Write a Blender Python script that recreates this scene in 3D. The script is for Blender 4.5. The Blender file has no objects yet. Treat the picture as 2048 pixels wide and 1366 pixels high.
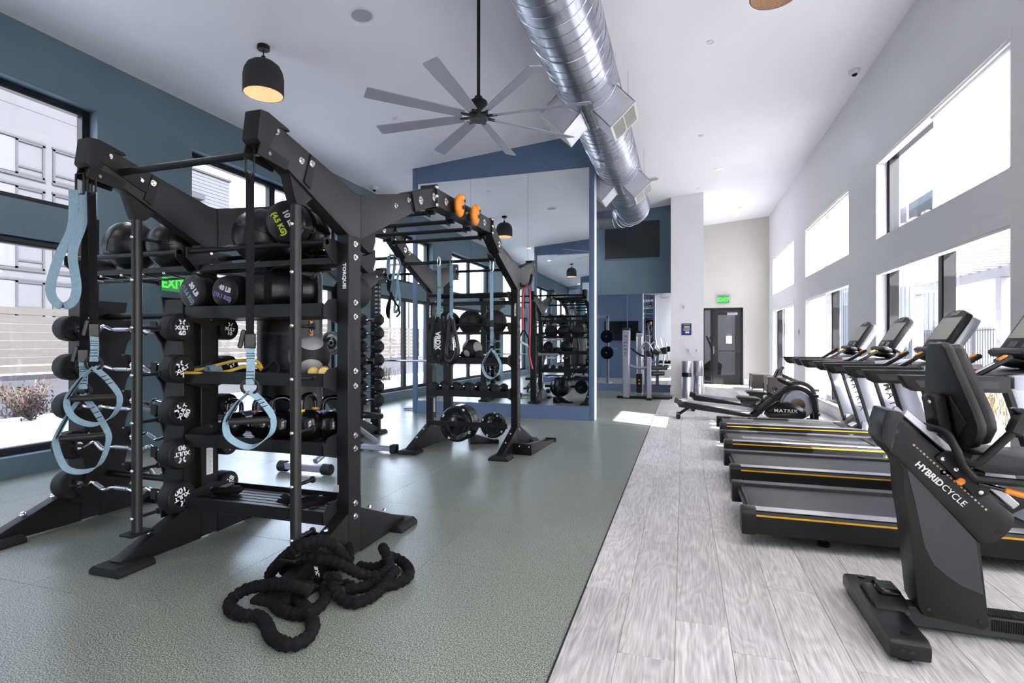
import bpy, bmesh, math, random
from mathutils import Vector, Matrix, Euler
PI = math.pi
R = math.radians
random.seed(7)
SC = bpy.context.scene
COL = SC.collection

# ------------------------------------------------------------------ camera, sky, sun, exposure
TH = math.atan(343.0 / 1070.0)
cd = bpy.data.cameras.new('camera')
cd.sensor_width = 36.0
cd.lens = 1070.0 * 36.0 / 2048.0
cd.shift_y = 3.0 / 2048.0
cd.clip_start = 0.02
cd.clip_end = 400
cam = bpy.data.objects.new('camera', cd)
cam.location = (0, 0, 1.3)
cam.rotation_euler = (R(90), 0, TH)
COL.objects.link(cam)
SC.camera = cam

SUN_DIR = Vector((1.0, -0.54, 0.98)).normalized()      # towards the sun
wd = bpy.data.worlds.new('world')
SC.world = wd
wd.use_nodes = True
nt = wd.node_tree
bg = nt.nodes['Background']
sky = nt.nodes.new('ShaderNodeTexSky')
sky.sky_type = 'NISHITA'
sky.sun_disc = False
sky.sun_elevation = math.asin(SUN_DIR.z)
sky.sun_rotation = math.atan2(SUN_DIR.x, SUN_DIR.y)
sky.air_density = 1.0
sky.dust_density = 2.5
sky.ozone_density = 1.5
hsv = nt.nodes.new('ShaderNodeHueSaturation')      # hazy winter sky: paler than the clear-air model
hsv.inputs['Saturation'].default_value = 0.45
nt.links.new(sky.outputs[0], hsv.inputs['Color'])
nt.links.new(hsv.outputs[0], bg.inputs[0])
bg.inputs[1].default_value = SKY_STRENGTH = 0.8
sd = bpy.data.lights.new('sun', 'SUN')
sd.energy = 18.0
sd.angle = R(0.6)
sd.color = (1.0, 0.95, 0.88)
so = bpy.data.objects.new('sun', sd)
so.rotation_euler = (-SUN_DIR).to_track_quat('-Z', 'Y').to_euler()
so.location = (20, -10, 20)
COL.objects.link(so)
vs = SC.view_settings
vs.view_transform = 'Standard'
vs.look = 'None'
vs.gamma = 1.0
vs.use_curve_mapping = False
vs.exposure = 1.45
SC.cycles.use_denoising = True
SC.cycles.max_bounces = 14
SC.cycles.diffuse_bounces = 8
SC.cycles.glossy_bounces = 6
SC.cycles.transparent_max_bounces = 16
SC.cycles.caustics_reflective = False
SC.cycles.caustics_refractive = False
SC.cycles.sample_clamp_indirect = 6.0
SC.cycles.blur_glossy = 0.5

# ------------------------------------------------------------------ materials
def lin(c):
    o = []
    for v in c:
        v /= 255.0
        o.append(v / 12.92 if v <= 0.04045 else ((v + 0.055) / 1.055) ** 2.4)
    return (o[0], o[1], o[2], 1.0)

def mat(name, rgb, rough=0.5, metal=0.0, var=0.0, vscale=6.0, bump=0.0, bscale=200.0, spec=0.5, coat=0.0, emit=None, estr=0.0, stretch=None, rnd=0.0):
    m = bpy.data.materials.new(name)
    m.use_nodes = True
    t = m.node_tree
    b = t.nodes['Principled BSDF']
    c = lin(rgb)
    b.inputs['Base Color'].default_value = c
    b.inputs['Roughness'].default_value = rough
    b.inputs['Metallic'].default_value = metal
    b.inputs['Specular IOR Level'].default_value = spec
    b.inputs['Coat Weight'].default_value = coat
    if emit:
        b.inputs['Emission Color'].default_value = lin(emit)
        b.inputs['Emission Strength'].default_value = estr
    tc = t.nodes.new('ShaderNodeTexCoord')
    mp = t.nodes.new('ShaderNodeMapping')
    t.links.new(tc.outputs['Object'], mp.inputs[0])
    if stretch:
        mp.inputs['Scale'].default_value = stretch
    if var > 0 or rnd > 0:
        n = t.nodes.new('ShaderNodeTexNoise')
        n.inputs['Scale'].default_value = vscale
        n.inputs['Detail'].default_value = 4
        t.links.new(mp.outputs[0], n.inputs['Vector'])
        hs = t.nodes.new('ShaderNodeHueSaturation')
        hs.inputs['Color'].default_value = c
        mr = t.nodes.new('ShaderNodeMapRange')
        mr.inputs[1].default_value = 0.3
        mr.inputs[2].default_value = 0.7
        mr.inputs[3].default_value = 1 - var
        mr.inputs[4].default_value = 1 + var
        t.links.new(n.outputs[0], mr.inputs[0])
        src = mr.outputs[0]
        if rnd > 0:
            oi = t.nodes.new('ShaderNodeObjectInfo')
            m2 = t.nodes.new('ShaderNodeMapRange')
            m2.inputs[3].default_value = 1 - rnd
            m2.inputs[4].default_value = 1 + rnd
            t.links.new(oi.outputs['Random'], m2.inputs[0])
            mu = t.nodes.new('ShaderNodeMath')
            mu.operation = 'MULTIPLY'
            t.links.new(src, mu.inputs[0])
            t.links.new(m2.outputs[0], mu.inputs[1])
            src = mu.outputs[0]
        t.links.new(src, hs.inputs['Value'])
        t.links.new(hs.outputs[0], b.inputs['Base Color'])
    if bump > 0:
        n2 = t.nodes.new('ShaderNodeTexNoise')
        n2.inputs['Scale'].default_value = bscale
        n2.inputs['Detail'].default_value = 3
        t.links.new(mp.outputs[0], n2.inputs['Vector'])
        bp = t.nodes.new('ShaderNodeBump')
        bp.inputs['Strength'].default_value = bump
        bp.inputs['Distance'].default_value = 0.004
        t.links.new(n2.outputs[0], bp.inputs['Height'])
        t.links.new(bp.outputs[0], b.inputs['Normal'])
    return m

M = {}
M['ceiling'] = mat('ceiling_paint', (240, 239, 243), 0.85, var=0.012, vscale=1.5, bump=0.08, bscale=60)
M['white_wall'] = mat('white_wall_paint', (222, 221, 224), 0.8, var=0.012, vscale=2, bump=0.12, bscale=90)
M['teal'] = mat('slate_teal_paint', (87, 108, 121), 0.6, var=0.03, vscale=3, bump=0.1, bscale=120)
M['blue_paint'] = mat('slate_blue_paint', (83, 101, 130), 0.5, var=0.02, vscale=3, bump=0.05, bscale=120)
M['trim'] = mat('white_trim', (228, 228, 230), 0.5)
M['frame'] = mat('window_frame_black', (16, 17, 24), 0.35, 0.3, var=0.1, vscale=20)
M['steel'] = mat('black_powder_coat', (19, 18, 20), 0.45, 0.2, spec=0.35, var=0.08, vscale=14, bump=0.15, bscale=500)
M['steel2'] = mat('charcoal_powder_coat', (33, 32, 34), 0.42, 0.2, spec=0.4, var=0.06, vscale=14, bump=0.1, bscale=500)
M['rubber'] = mat('black_rubber', (15, 15, 18), 0.6, spec=0.35, var=0.1, vscale=25, bump=0.12, bscale=300)
M['vinyl'] = mat('black_vinyl', (14, 14, 17), 0.36, spec=0.4, var=0.1, vscale=20, bump=0.2, bscale=120)
M['plastic'] = mat('black_plastic', (15, 15, 17), 0.42, spec=0.35, var=0.08, vscale=20, bump=0.12, bscale=420)
M['gloss'] = mat('glossy_black_enamel', (14, 14, 17), 0.16, var=0.1, vscale=30)
M['cloth'] = mat('black_nylon', (11, 11, 14), 0.85, spec=0.2, var=0.22, vscale=40, bump=0.5, bscale=160)
M['chrome'] = mat('chrome', (215, 215, 222), 0.12, 1.0, var=0.04, vscale=30)
M['zinc'] = mat('zinc_bolt', (210, 210, 214), 0.25, 1.0, var=0.05, vscale=60)
M['brushed'] = mat('brushed_steel', (178, 178, 186), 0.3, 1.0, var=0.06, vscale=30)
M['silver'] = mat('silver_plastic', (172, 174, 184), 0.32, 0.55, var=0.04, vscale=8)
M['silver2'] = mat('machine_silver_paint', (150, 150, 165), 0.35, 0.4, var=0.04, vscale=8)
M['galv'] = mat('galvanised_duct', (178, 181, 192), 0.27, 1.0, var=0.16, vscale=3.0, bump=0.15, bscale=18)
M['galv2'] = mat('galvanised_box', (205, 206, 212), 0.42, 0.85, var=0.08, vscale=5.0)
M['strap_blue'] = mat('pale_blue_webbing', (122, 148, 164), 0.75, var=0.08, vscale=60, bump=0.3, bscale=400)
M['yellow'] = mat('yellow_tube', (212, 178, 70), 0.5, var=0.08, vscale=20)
M['yellow_line'] = mat('yellow_trim', (226, 168, 24), 0.4, var=0.03, vscale=20)
M['orange'] = mat('orange_grip', (232, 138, 40), 0.5, var=0.06, vscale=20)
M['red'] = mat('red_tube', (200, 44, 58), 0.45, var=0.06, vscale=20)
M['white'] = mat('white_print', (235, 235, 238), 0.6, var=0.02, vscale=20)
M['lime'] = mat('lime_print', (206, 214, 70), 0.6, var=0.02, vscale=20)
M['lilac'] = mat('lilac_band', (140, 120, 190), 0.5, var=0.02, vscale=20)
M['bluegrey'] = mat('bluegrey_band', (110, 125, 170), 0.5, var=0.02, vscale=20)
M['pink'] = mat('rose_band', (176, 90, 100), 0.5, var=0.02, vscale=20)
M['grey_ball'] = mat('grey_ball_panel', (150, 150, 150), 0.6, var=0.06, vscale=30, bump=0.4, bscale=90)
M['screen'] = mat('switched_off_screen', (150, 152, 140), 0.25, var=0.03, vscale=4)
M['darkgrey'] = mat('dark_grey_plastic', (44, 44, 46), 0.45, var=0.05, vscale=20, bump=0.1, bscale=300)
M['belt'] = mat('running_belt', (40, 41, 45), 0.5, var=0.1, vscale=10, bump=0.1, bscale=400)
M['alu'] = mat('aluminium_rail', (178, 178, 184), 0.35, 0.8, var=0.05, vscale=12)
M['felt'] = mat('charcoal_felt', (44, 44, 47), 0.95, var=0.25, vscale=90, bump=0.6, bscale=220)
M['felt_in'] = mat('tan_shade_lining', (196, 170, 140), 0.9, var=0.12, vscale=70, bump=0.3, bscale=200)
M['felt_brown'] = mat('brown_felt', (120, 98, 84), 0.95, var=0.25, vscale=90, bump=0.6, bscale=220)
M['grille'] = mat('dark_grille', (30, 36, 42), 0.6, var=0.1, vscale=40)
M['grille_white'] = mat('pale_register', (190, 192, 184), 0.5, var=0.04, vscale=40)
M['device'] = mat('white_device_plastic', (222, 222, 224), 0.5, var=0.02, vscale=10)
M['grey_dev'] = mat('grey_device', (168, 168, 176), 0.5, var=0.03, vscale=10)
M['wood_box'] = mat('dark_wood_box', (84, 78, 76), 0.5, var=0.15, vscale=6, stretch=(8, 1, 1))
M['tan'] = mat('wood_roller', (196, 176, 110), 0.5, var=0.1, vscale=30)
M['poster'] = mat('poster_navy', (26, 44, 110), 0.5, var=0.08, vscale=12)
M['stucco'] = mat('outdoor_stucco', (50, 50, 53), 0.9, spec=0.2, var=0.05, vscale=0.6, bump=0.2, bscale=20)
M['siding'] = mat('outdoor_siding', (52, 53, 57), 0.8, spec=0.2, var=0.04, vscale=1.0)
M['siding_white'] = mat('outdoor_white_boards', (130, 130, 132), 0.7, var=0.03, vscale=1.0)
M['outframe'] = mat('outdoor_grey_frame', (14, 14, 18), 0.5, var=0.05, vscale=3)
M['outpane'] = mat('outdoor_window_glass', (30, 31, 33), 0.12, 0.0, var=0.12, vscale=0.8, spec=0.3)
M['outpanel'] = mat('outdoor_grey_panel', (42, 42, 48), 0.7, var=0.03, vscale=2)
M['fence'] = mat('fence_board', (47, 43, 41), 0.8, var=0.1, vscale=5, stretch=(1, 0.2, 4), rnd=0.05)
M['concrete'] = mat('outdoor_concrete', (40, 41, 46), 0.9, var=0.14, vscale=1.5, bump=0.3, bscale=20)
M['patio'] = mat('patio_concrete', (172, 170, 172), 0.85, var=0.06, vscale=1.2)
M['back_paint'] = mat('warm_grey_wall_paint', (190, 188, 183), 0.8, var=0.012, vscale=2, bump=0.1, bscale=90)
M['snow'] = mat('snow_ground', (200, 202, 208), 0.8, var=0.04, vscale=0.8, bump=0.3, bscale=6)
M['paving'] = mat('outdoor_paving', (205, 203, 206), 0.85, var=0.06, vscale=1.2)
M['leaf'] = mat('russet_leaf', (40, 18, 16), 0.8, var=0.35, vscale=9, rnd=0.2)
M['leafg'] = mat('dry_leaf', (60, 54, 40), 0.8, var=0.35, vscale=9, rnd=0.2)
M['straw'] = mat('dry_straw', (120, 108, 82), 0.9, var=0.2, vscale=9)
M['roof'] = mat('outdoor_roof', (60, 66, 74), 0.8, var=0.1, vscale=3)
M['pergola'] = mat('pergola_white', (118, 118, 122), 0.6, var=0.02, vscale=3)
M['dark_metal'] = mat('outdoor_dark_metal', (34, 35, 40), 0.5, 0.3, var=0.05, vscale=4)
M['lamp_on'] = mat('downlight_lens', (255, 250, 240), 0.5, emit=(255, 246, 232), estr=5.0)
M['bulb'] = mat('bulb', (255, 240, 210), 0.5, emit=(255, 214, 160), estr=1.5)
M['exit_green'] = mat('exit_green_letters', (60, 230, 60), 0.5, emit=(70, 235, 60), estr=0.55)
M['exit_plate'] = mat('exit_green_plate', (66, 128, 84), 0.25, emit=(60, 150, 80), estr=0.12)

def simple(name, build):
    m = bpy.data.materials.new(name)
    m.use_nodes = True
    t = m.node_tree
    t.nodes.clear()
    o = t.nodes.new('ShaderNodeOutputMaterial')
    build(t, o)
    return m

def _glass(tint, refl):
    def f(t, o):
        tr = t.nodes.new('ShaderNodeBsdfTransparent')
        tr.inputs[0].default_value = tint
        gl = t.nodes.new('ShaderNodeBsdfGlossy')
        gl.inputs['Roughness'].default_value = 0.0
        fr = t.nodes.new('ShaderNodeFresnel')
        fr.inputs[0].default_value = 1.45
        mu = t.nodes.new('ShaderNodeMath')
        mu.operation = 'MULTIPLY'
        mu.inputs[1].default_value = refl
        ge = t.nodes.new('ShaderNodeNewGeometry')
        fm = t.nodes.new('ShaderNodeMath')          # only the face turned to the light reflects
        fm.operation = 'SUBTRACT'
        fm.inputs[0].default_value = 1.0
        t.links.new(ge.outputs['Backfacing'], fm.inputs[1])
        m0 = t.nodes.new('ShaderNodeMath')
        m0.operation = 'MULTIPLY'
        t.links.new(fr.outputs[0], m0.inputs[0])
        t.links.new(fm.outputs[0], m0.inputs[1])
        t.links.new(m0.outputs[0], mu.inputs[0])
        mx = t.nodes.new('ShaderNodeMixShader')
        t.links.new(mu.outputs[0], mx.inputs[0])
        t.links.new(tr.outputs[0], mx.inputs[1])
        t.links.new(gl.outputs[0], mx.inputs[2])
        t.links.new(mx.outputs[0], o.inputs[0])
    return f
M['glass'] = simple('window_glass', _glass((0.93, 0.95, 0.98, 1), 1.0))
def _mirror(t, o):
    g = t.nodes.new('ShaderNodeBsdfGlossy')
    g.inputs['Color'].default_value = (0.90, 0.93, 0.94, 1)
    g.inputs['Roughness'].default_value = 0.0
    t.links.new(g.outputs[0], o.inputs[0])
M['mirror'] = simple('mirror_glass', _mirror)
def _shade(t, o):
    tc = t.nodes.new('ShaderNodeTexCoord')
    w = t.nodes.new('ShaderNodeTexNoise')
    w.inputs['Scale'].default_value = 3
    t.links.new(tc.outputs['Object'], w.inputs['Vector'])
    cr = t.nodes.new('ShaderNodeMapRange')
    cr.inputs[3].default_value = 0.84
    cr.inputs[4].default_value = 0.92
    t.links.new(w.outputs[0], cr.inputs[0])
    d = t.nodes.new('ShaderNodeBsdfDiffuse')
    tl = t.nodes.new('ShaderNodeBsdfTranslucent')
    t.links.new(cr.outputs[0], d.inputs[0])
    t.links.new(cr.outputs[0], tl.inputs[0])
    mx = t.nodes.new('ShaderNodeMixShader')
    mx.inputs[0].default_value = 0.5
    t.links.new(d.outputs[0], mx.inputs[1])
    t.links.new(tl.outputs[0], mx.inputs[2])
    t.links.new(mx.outputs[0], o.inputs[0])
M['shade'] = simple('roller_shade_fabric', _shade)

def rubber_floor():
    m = bpy.data.materials.new('speckled_rubber_floor')
    m.use_nodes = True
    t = m.node_tree
    b = t.nodes['Principled BSDF']
    geo = t.nodes.new('ShaderNodeNewGeometry')
    n = t.nodes.new('ShaderNodeTexNoise')
    n.inputs['Scale'].default_value = 175
    n.inputs['Detail'].default_value = 2.5
    n.inputs['Roughness'].default_value = 0.8
    t.links.new(geo.outputs['Position'], n.inputs['Vector'])
    cr = t.nodes.new('ShaderNodeValToRGB')
    e = cr.color_ramp.elements
    e[0].position = 0.41
    e[0].color = lin((50, 54, 53))
    e[1].position = 0.59
    e[1].color = lin((186, 190, 178))
    k = e.new(0.5)
    k.color = lin((106, 113, 107))
    t.links.new(n.outputs[0], cr.inputs[0])
    n2 = t.nodes.new('ShaderNodeTexNoise')
    n2.inputs['Scale'].default_value = 1.1
    n2.inputs['Detail'].default_value = 5
    t.links.new(geo.outputs['Position'], n2.inputs['Vector'])
    mr = t.nodes.new('ShaderNodeMapRange')
    mr.inputs[3].default_value = 0.9
    mr.inputs[4].default_value = 1.1
    t.links.new(n2.outputs[0], mr.inputs[0])
    hs = t.nodes.new('ShaderNodeHueSaturation')
    t.links.new(cr.outputs[0], hs.inputs['Color'])
    t.links.new(mr.outputs[0], hs.inputs['Value'])
    t.links.new(hs.outputs[0], b.inputs['Base Color'])
    sc = t.nodes.new('ShaderNodeTexNoise')          # scuffs: worn, shinier streaks
    sc.inputs['Scale'].default_value = 5
    sc.inputs['Detail'].default_value = 3
    sc.inputs['Distortion'].default_value = 0.6
    t.links.new(geo.outputs['Position'], sc.inputs['Vector'])
    m3 = t.nodes.new('ShaderNodeMapRange')
    m3.inputs[1].default_value = 0.35
    m3.inputs[2].default_value = 0.7
    m3.inputs[3].default_value = 0.30
    m3.inputs[4].default_value = 0.345
    t.links.new(sc.outputs[0], m3.inputs[0])
    t.links.new(m3.outputs[0], b.inputs['Roughness'])
    bp = t.nodes.new('ShaderNodeBump')
    bp.inputs['Strength'].default_value = 0.03
    bp.inputs['Distance'].default_value = 0.002
    t.links.new(n.outputs[0], bp.inputs['Height'])
    t.links.new(bp.outputs[0], b.inputs['Normal'])
    return m
M['rubber_floor'] = rubber_floor()

def plank_mat():
    m = bpy.data.materials.new('pale_grey_oak_plank')
    m.use_nodes = True
    t = m.node_tree
    b = t.nodes['Principled BSDF']
    tc = t.nodes.new('ShaderNodeTexCoord')
    oi = t.nodes.new('ShaderNodeObjectInfo')
    ad = t.nodes.new('ShaderNodeVectorMath')
    ad.operation = 'ADD'
    ml = t.nodes.new('ShaderNodeMath')
    ml.operation = 'MULTIPLY'
    ml.inputs[1].default_value = 57.0
    t.links.new(oi.outputs['Random'], ml.inputs[0])
    t.links.new(tc.outputs['Object'], ad.inputs[0])
    t.links.new(ml.outputs[0], ad.inputs[1])
    mp = t.nodes.new('ShaderNodeMapping')
    mp.inputs['Scale'].default_value = (1.0, 0.22, 1.0)
    t.links.new(ad.outputs[0], mp.inputs[0])
    # cathedral grain: contour lines of a stretched noise field
    n1 = t.nodes.new('ShaderNodeTexNoise')
    n1.inputs['Scale'].default_value = 4.2
    n1.inputs['Detail'].default_value = 2.0
    n1.inputs['Distortion'].default_value = 0.5
    t.links.new(mp.outputs[0], n1.inputs['Vector'])
    m1 = t.nodes.new('ShaderNodeMath')
    m1.operation = 'MULTIPLY'
    m1.inputs[1].default_value = 95.0
    t.links.new(n1.outputs[0], m1.inputs[0])
    sn = t.nodes.new('ShaderNodeMath')
    sn.operation = 'SINE'
    t.links.new(m1.outputs[0], sn.inputs[0])
    mq = t.nodes.new('ShaderNodeMapping')
    mq.inputs['Scale'].default_value = (1.0, 0.05, 1.0)
    t.links.new(ad.outputs[0], mq.inputs[0])
    n2 = t.nodes.new('ShaderNodeTexNoise')
    n2.inputs['Scale'].default_value = 110
    n2.inputs['Detail'].default_value = 3
    t.links.new(mq.outputs[0], n2.inputs['Vector'])
    n3 = t.nodes.new('ShaderNodeTexNoise')
    n3.inputs['Scale'].default_value = 3.0
    n3.inputs['Detail'].default_value = 3
    t.links.new(mp.outputs[0], n3.inputs['Vector'])
    a1 = t.nodes.new('ShaderNodeMath')
    a1.operation = 'MULTIPLY_ADD'
    a1.inputs[1].default_value = 0.07
    t.links.new(sn.outputs[0], a1.inputs[0])
    t.links.new(n2.outputs[0], a1.inputs[2])
    a2 = t.nodes.new('ShaderNodeMath')
    a2.operation = 'MULTIPLY_ADD'
    a2.inputs[1].default_value = 0.45
    t.links.new(n3.outputs[0], a2.inputs[0])
    t.links.new(a1.outputs[0], a2.inputs[2])
    cr = t.nodes.new('ShaderNodeValToRGB')
    e = cr.color_ramp.elements
    e[0].position = 0.30
    e[0].color = lin((134, 130, 129))
    e[1].position = 0.95
    e[1].color = lin((212, 209, 208))
    k = e.new(0.62)
    k.color = lin((176, 173, 173))
    t.links.new(a2.outputs[0], cr.inputs[0])
    hs = t.nodes.new('ShaderNodeHueSaturation')
    m2 = t.nodes.new('ShaderNodeMapRange')
    m2.inputs[3].default_value = 0.86
    m2.inputs[4].default_value = 1.08
    t.links.new(oi.outputs['Random'], m2.inputs[0])
    t.links.new(m2.outputs[0], hs.inputs['Value'])
    t.links.new(cr.outputs[0], hs.inputs['Color'])
    t.links.new(hs.outputs[0], b.inputs['Base Color'])
    b.inputs['Roughness'].default_value = 0.42
    bp = t.nodes.new('ShaderNodeBump')
    bp.inputs['Strength'].default_value = 0.1
    bp.inputs['Distance'].default_value = 0.002
    t.links.new(a1.outputs[0], bp.inputs['Height'])
    t.links.new(bp.outputs[0], b.inputs['Normal'])
    return m
M['plank'] = plank_mat()

# ------------------------------------------------------------------ mesh builder
def V(*a):
    return Vector(a[0] if len(a) == 1 else a)

def rotm(r):
    if r is None:
        return None
    if isinstance(r, Matrix):
        return r.to_3x3()
    return Euler((R(r[0]), R(r[1]), R(r[2]))).to_matrix()

def spline(pts, n=6, closed=False):
    P = [Vector(p) for p in pts]
    out = []
    m = len(P)
    for i in range(m if closed else m - 1):
        if closed:
            a, b, c, d = P[i - 1], P[i], P[(i + 1) % m], P[(i + 2) % m]
        else:
            a, b, c, d = P[max(i - 1, 0)], P[i], P[i + 1], P[min(i + 2, m - 1)]
        for k in range(n):
            t = k / n
            out.append(0.5 * ((2 * b) + (c - a) * t + (2 * a - 5 * b + 4 * c - d) * t * t + (3 * b - a - 3 * c + d) * t ** 3))
    if not closed:
        out.append(P[-1])
    return out

class MB:
    def __init__(s):
        s.v = []
        s.f = []
    def add(s, vs, fs):
        o = len(s.v)
        s.v += [tuple(x) for x in vs]
        s.f += [tuple(i + o for i in f) for f in fs]
        return s
    def box(s, c, d, rot=None, ch=0.0):
        m = rotm(rot)
        c = Vector(c)
        hx, hy, hz = d[0] / 2, d[1] / 2, d[2] / 2
        ch = min(ch, hx * 0.9, hy * 0.9, hz * 0.9)
        vs, fs = [], []
        if ch <= 0:
            for x in (-hx, hx):
                for y in (-hy, hy):
                    for z in (-hz, hz):
                        vs.append(Vector((x, y, z)))
            fs = [(0, 1, 3, 2), (4, 6, 7, 5), (0, 4, 5, 1), (2, 3, 7, 6), (0, 2, 6, 4), (1, 5, 7, 3)]
        else:
            idx = {}
            for sx in (-1, 1):
                for sy in (-1, 1):
                    for sz in (-1, 1):
                        for ax in range(3):
                            p = [sx * hx, sy * hy, sz * hz]
                            for q in range(3):
                                if q != ax:
                                    p[q] -= (sx, sy, sz)[q] * ch
                            idx[(sx, sy, sz, ax)] = len(vs)
                            vs.append(Vector(p))
            g = lambda *k: idx[k]
            for sg in (-1, 1):
                q = [g(sg, -1, -1, 0), g(sg, 1, -1, 0), g(sg, 1, 1, 0), g(sg, -1, 1, 0)]
                fs.append(tuple(q if sg > 0 else q[::-1]))
                q = [g(-1, sg, -1, 1), g(-1, sg, 1, 1), g(1, sg, 1, 1), g(1, sg, -1, 1)]
                fs.append(tuple(q if sg > 0 else q[::-1]))
                q = [g(-1, -1, sg, 2), g(1, -1, sg, 2), g(1, 1, sg, 2), g(-1, 1, sg, 2)]
                fs.append(tuple(q if sg > 0 else q[::-1]))
            for a in (-1, 1):
                for b in (-1, 1):
                    q = [g(a, b, -1, 0), g(a, b, 1, 0), g(a, b, 1, 1), g(a, b, -1, 1)]
                    fs.append(tuple(q if a * b < 0 else q[::-1]))
                    q = [g(a, -1, b, 0), g(a, 1, b, 0), g(a, 1, b, 2), g(a, -1, b, 2)]
                    fs.append(tuple(q if a * b > 0 else q[::-1]))
                    q = [g(-1, a, b, 1), g(1, a, b, 1), g(1, a, b, 2), g(-1, a, b, 2)]
                    fs.append(tuple(q if a * b < 0 else q[::-1]))
            for a in (-1, 1):
                for b in (-1, 1):
                    for e in (-1, 1):
                        q = [g(a, b, e, 0), g(a, b, e, 1), g(a, b, e, 2)]
                        fs.append(tuple(q if a * b * e > 0 else q[::-1]))
        s.add([(m @ p if m else p) + c for p in vs], fs)
        return s
    def bb(s, x0, x1, y0, y1, z0, z1, ch=0.0):
        return s.box(((x0 + x1) / 2, (y0 + y1) / 2, (z0 + z1) / 2), (abs(x1 - x0), abs(y1 - y0), abs(z1 - z0)), None, ch)
    def prism(s, poly, axis, a0, a1):
        n = len(poly)
        vs = []
        for a in (a0, a1):
            for p in poly:
                vs.append((a, p[0], p[1]) if axis == 'x' else (p[0], a, p[1]) if axis == 'y' else (p[0], p[1], a))
        ar = sum(poly[i][0] * poly[(i + 1) % n][1] - poly[(i + 1) % n][0] * poly[i][1] for i in range(n))
        flip = (ar > 0) != (axis == 'y')
        if a1 < a0:
            flip = not flip
        fs = [tuple(range(n))[::-1] if flip else tuple(range(n)), tuple(range(n, 2 * n)) if flip else tuple(range(n, 2 * n))[::-1]]
        for i in range(n):
            j = (i + 1) % n
            q = (i, j, n + j, n + i)
            fs.append(q if flip else q[::-1])
        return s.add(vs, fs)
    def cyl(s, p0, p1, r0, r1=None, n=14, caps=True, ch=0.0):
        p0, p1 = Vector(p0), Vector(p1)
        r1 = r0 if r1 is None else r1
        d = p1 - p0
        L = d.length
        prof = [(0, 0.0), (r0, 0.0)] if ch <= 0 else [(0, 0.0), (r0 - ch, 0.0), (r0, ch)]
        prof += [(r1, L), (0, L)] if ch <= 0 else [(r1, L - ch), (r1 - ch, L), (0, L)]
        if not caps:
            prof = prof[1:-1]
        q = d.to_track_quat('Z', 'Y').to_matrix()
        return s.lathe(prof, n, p0, q)
    def lathe(s, prof, n=24, o=(0, 0, 0), rot=None):
        m = rotm(rot)
        o = Vector(o)
        vs, rings, fs = [], [], []
        for r, z in prof:
            if r < 1e-6:
                rings.append([len(vs)])
                vs.append(Vector((0, 0, z)))
            else:
                rings.append(list(range(len(vs), len(vs) + n)))
                for k in range(n):
                    a = 2 * PI * k / n
                    vs.append(Vector((r * math.cos(a), r * math.sin(a), z)))
        for A, B in zip(rings, rings[1:]):
            if len(A) == 1 and len(B) == 1:
                continue
            for k in range(n):
                j = (k + 1) % n
                if len(A) == 1:
                    fs.append((A[0], B[j], B[k]))
                elif len(B) == 1:
                    fs.append((A[k], A[j], B[0]))
                else:
                    fs.append((A[k], A[j], B[j], B[k]))
        return s.add([(m @ p if m else p) + o for p in vs], fs)
    def tube(s, pts, r, n=8, closed=False, caps=True):
        P = [Vector(p) for p in pts]
        m = len(P)
        T = []
        for i in range(m):
            a = P[i - 1] if (i > 0 or closed) else P[i]
            b = P[(i + 1) % m] if (i < m - 1 or closed) else P[i]
            d = b - a
            T.append(d.normalized() if d.length > 1e-9 else Vector((0, 0, 1)))
        up = Vector((0, 0, 1)) if abs(T[0].z) < 0.9 else Vector((1, 0, 0))
        N = T[0].cross(up).normalized()
        vs = []
        for i in range(m):
            N = (N - T[i] * N.dot(T[i]))
            N = N.normalized() if N.length > 1e-6 else T[i].orthogonal().normalized()
            Bn = T[i].cross(N)
            rr = r(i / max(m - 1, 1), i) if callable(r) else r
            for k in range(n):
                a = 2 * PI * k / n
                vs.append(P[i] + N * (rr * math.cos(a)) + Bn * (rr * math.sin(a)))
        fs = []
        for i in range(m if closed else m - 1):
            j = (i + 1) % m
            for k in range(n):
                l = (k + 1) % n
                fs.append((i * n + k, i * n + l, j * n + l, j * n + k))
        if not closed and caps:
            fs.append(tuple(range(n))[::-1])
            fs.append(tuple(range((m - 1) * n, m * n)))
        return s.add(vs, fs)
    def ribbon(s, pts, w, t, side):
        P = [Vector(p) for p in pts]
        m = len(P)
        vs = []
        for i in range(m):
            d = (P[min(i + 1, m - 1)] - P[max(i - 1, 0)]).normalized()
            sd_ = Vector(side(i / (m - 1)) if callable(side) else side)
            sd_ = (sd_ - d * sd_.dot(d)).normalized()
            nn = d.cross(sd_)
            for a, b in ((-1, -1), (1, -1), (1, 1), (-1, 1)):
                vs.append(P[i] + sd_ * (a * w / 2) + nn * (b * t / 2))
        fs = [(3, 2, 1, 0), tuple(range((m - 1) * 4, m * 4))]
        for i in range(m - 1):
            for k in range(4):
                l = (k + 1) % 4
                fs.append((i * 4 + k, i * 4 + l, i * 4 + 4 + l, i * 4 + 4 + k))
        return s.add(vs, fs)
    def sphere(s, c, r, n=24, rings=14, sc=(1, 1, 1), rot=None):
        m = rotm(rot)
        c = Vector(c)
        prof = [(max(r * math.sin(PI * i / rings), 0), -r * math.cos(PI * i / rings)) for i in range(rings + 1)]
        prof[0] = (0, -r)
        prof[-1] = (0, r)
        t = MB().lathe(prof, n)
        vs = [Vector((v[0] * sc[0], v[1] * sc[1], v[2] * sc[2])) for v in t.v]
        return s.add([(m @ p if m else p) + c for p in vs], t.f)
    def xf(s, rot=None, loc=(0, 0, 0)):
        m = rotm(rot)
        l = Vector(loc)
        s.v = [tuple((m @ Vector(p) if m else Vector(p)) + l) for p in s.v]
        return s
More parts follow.
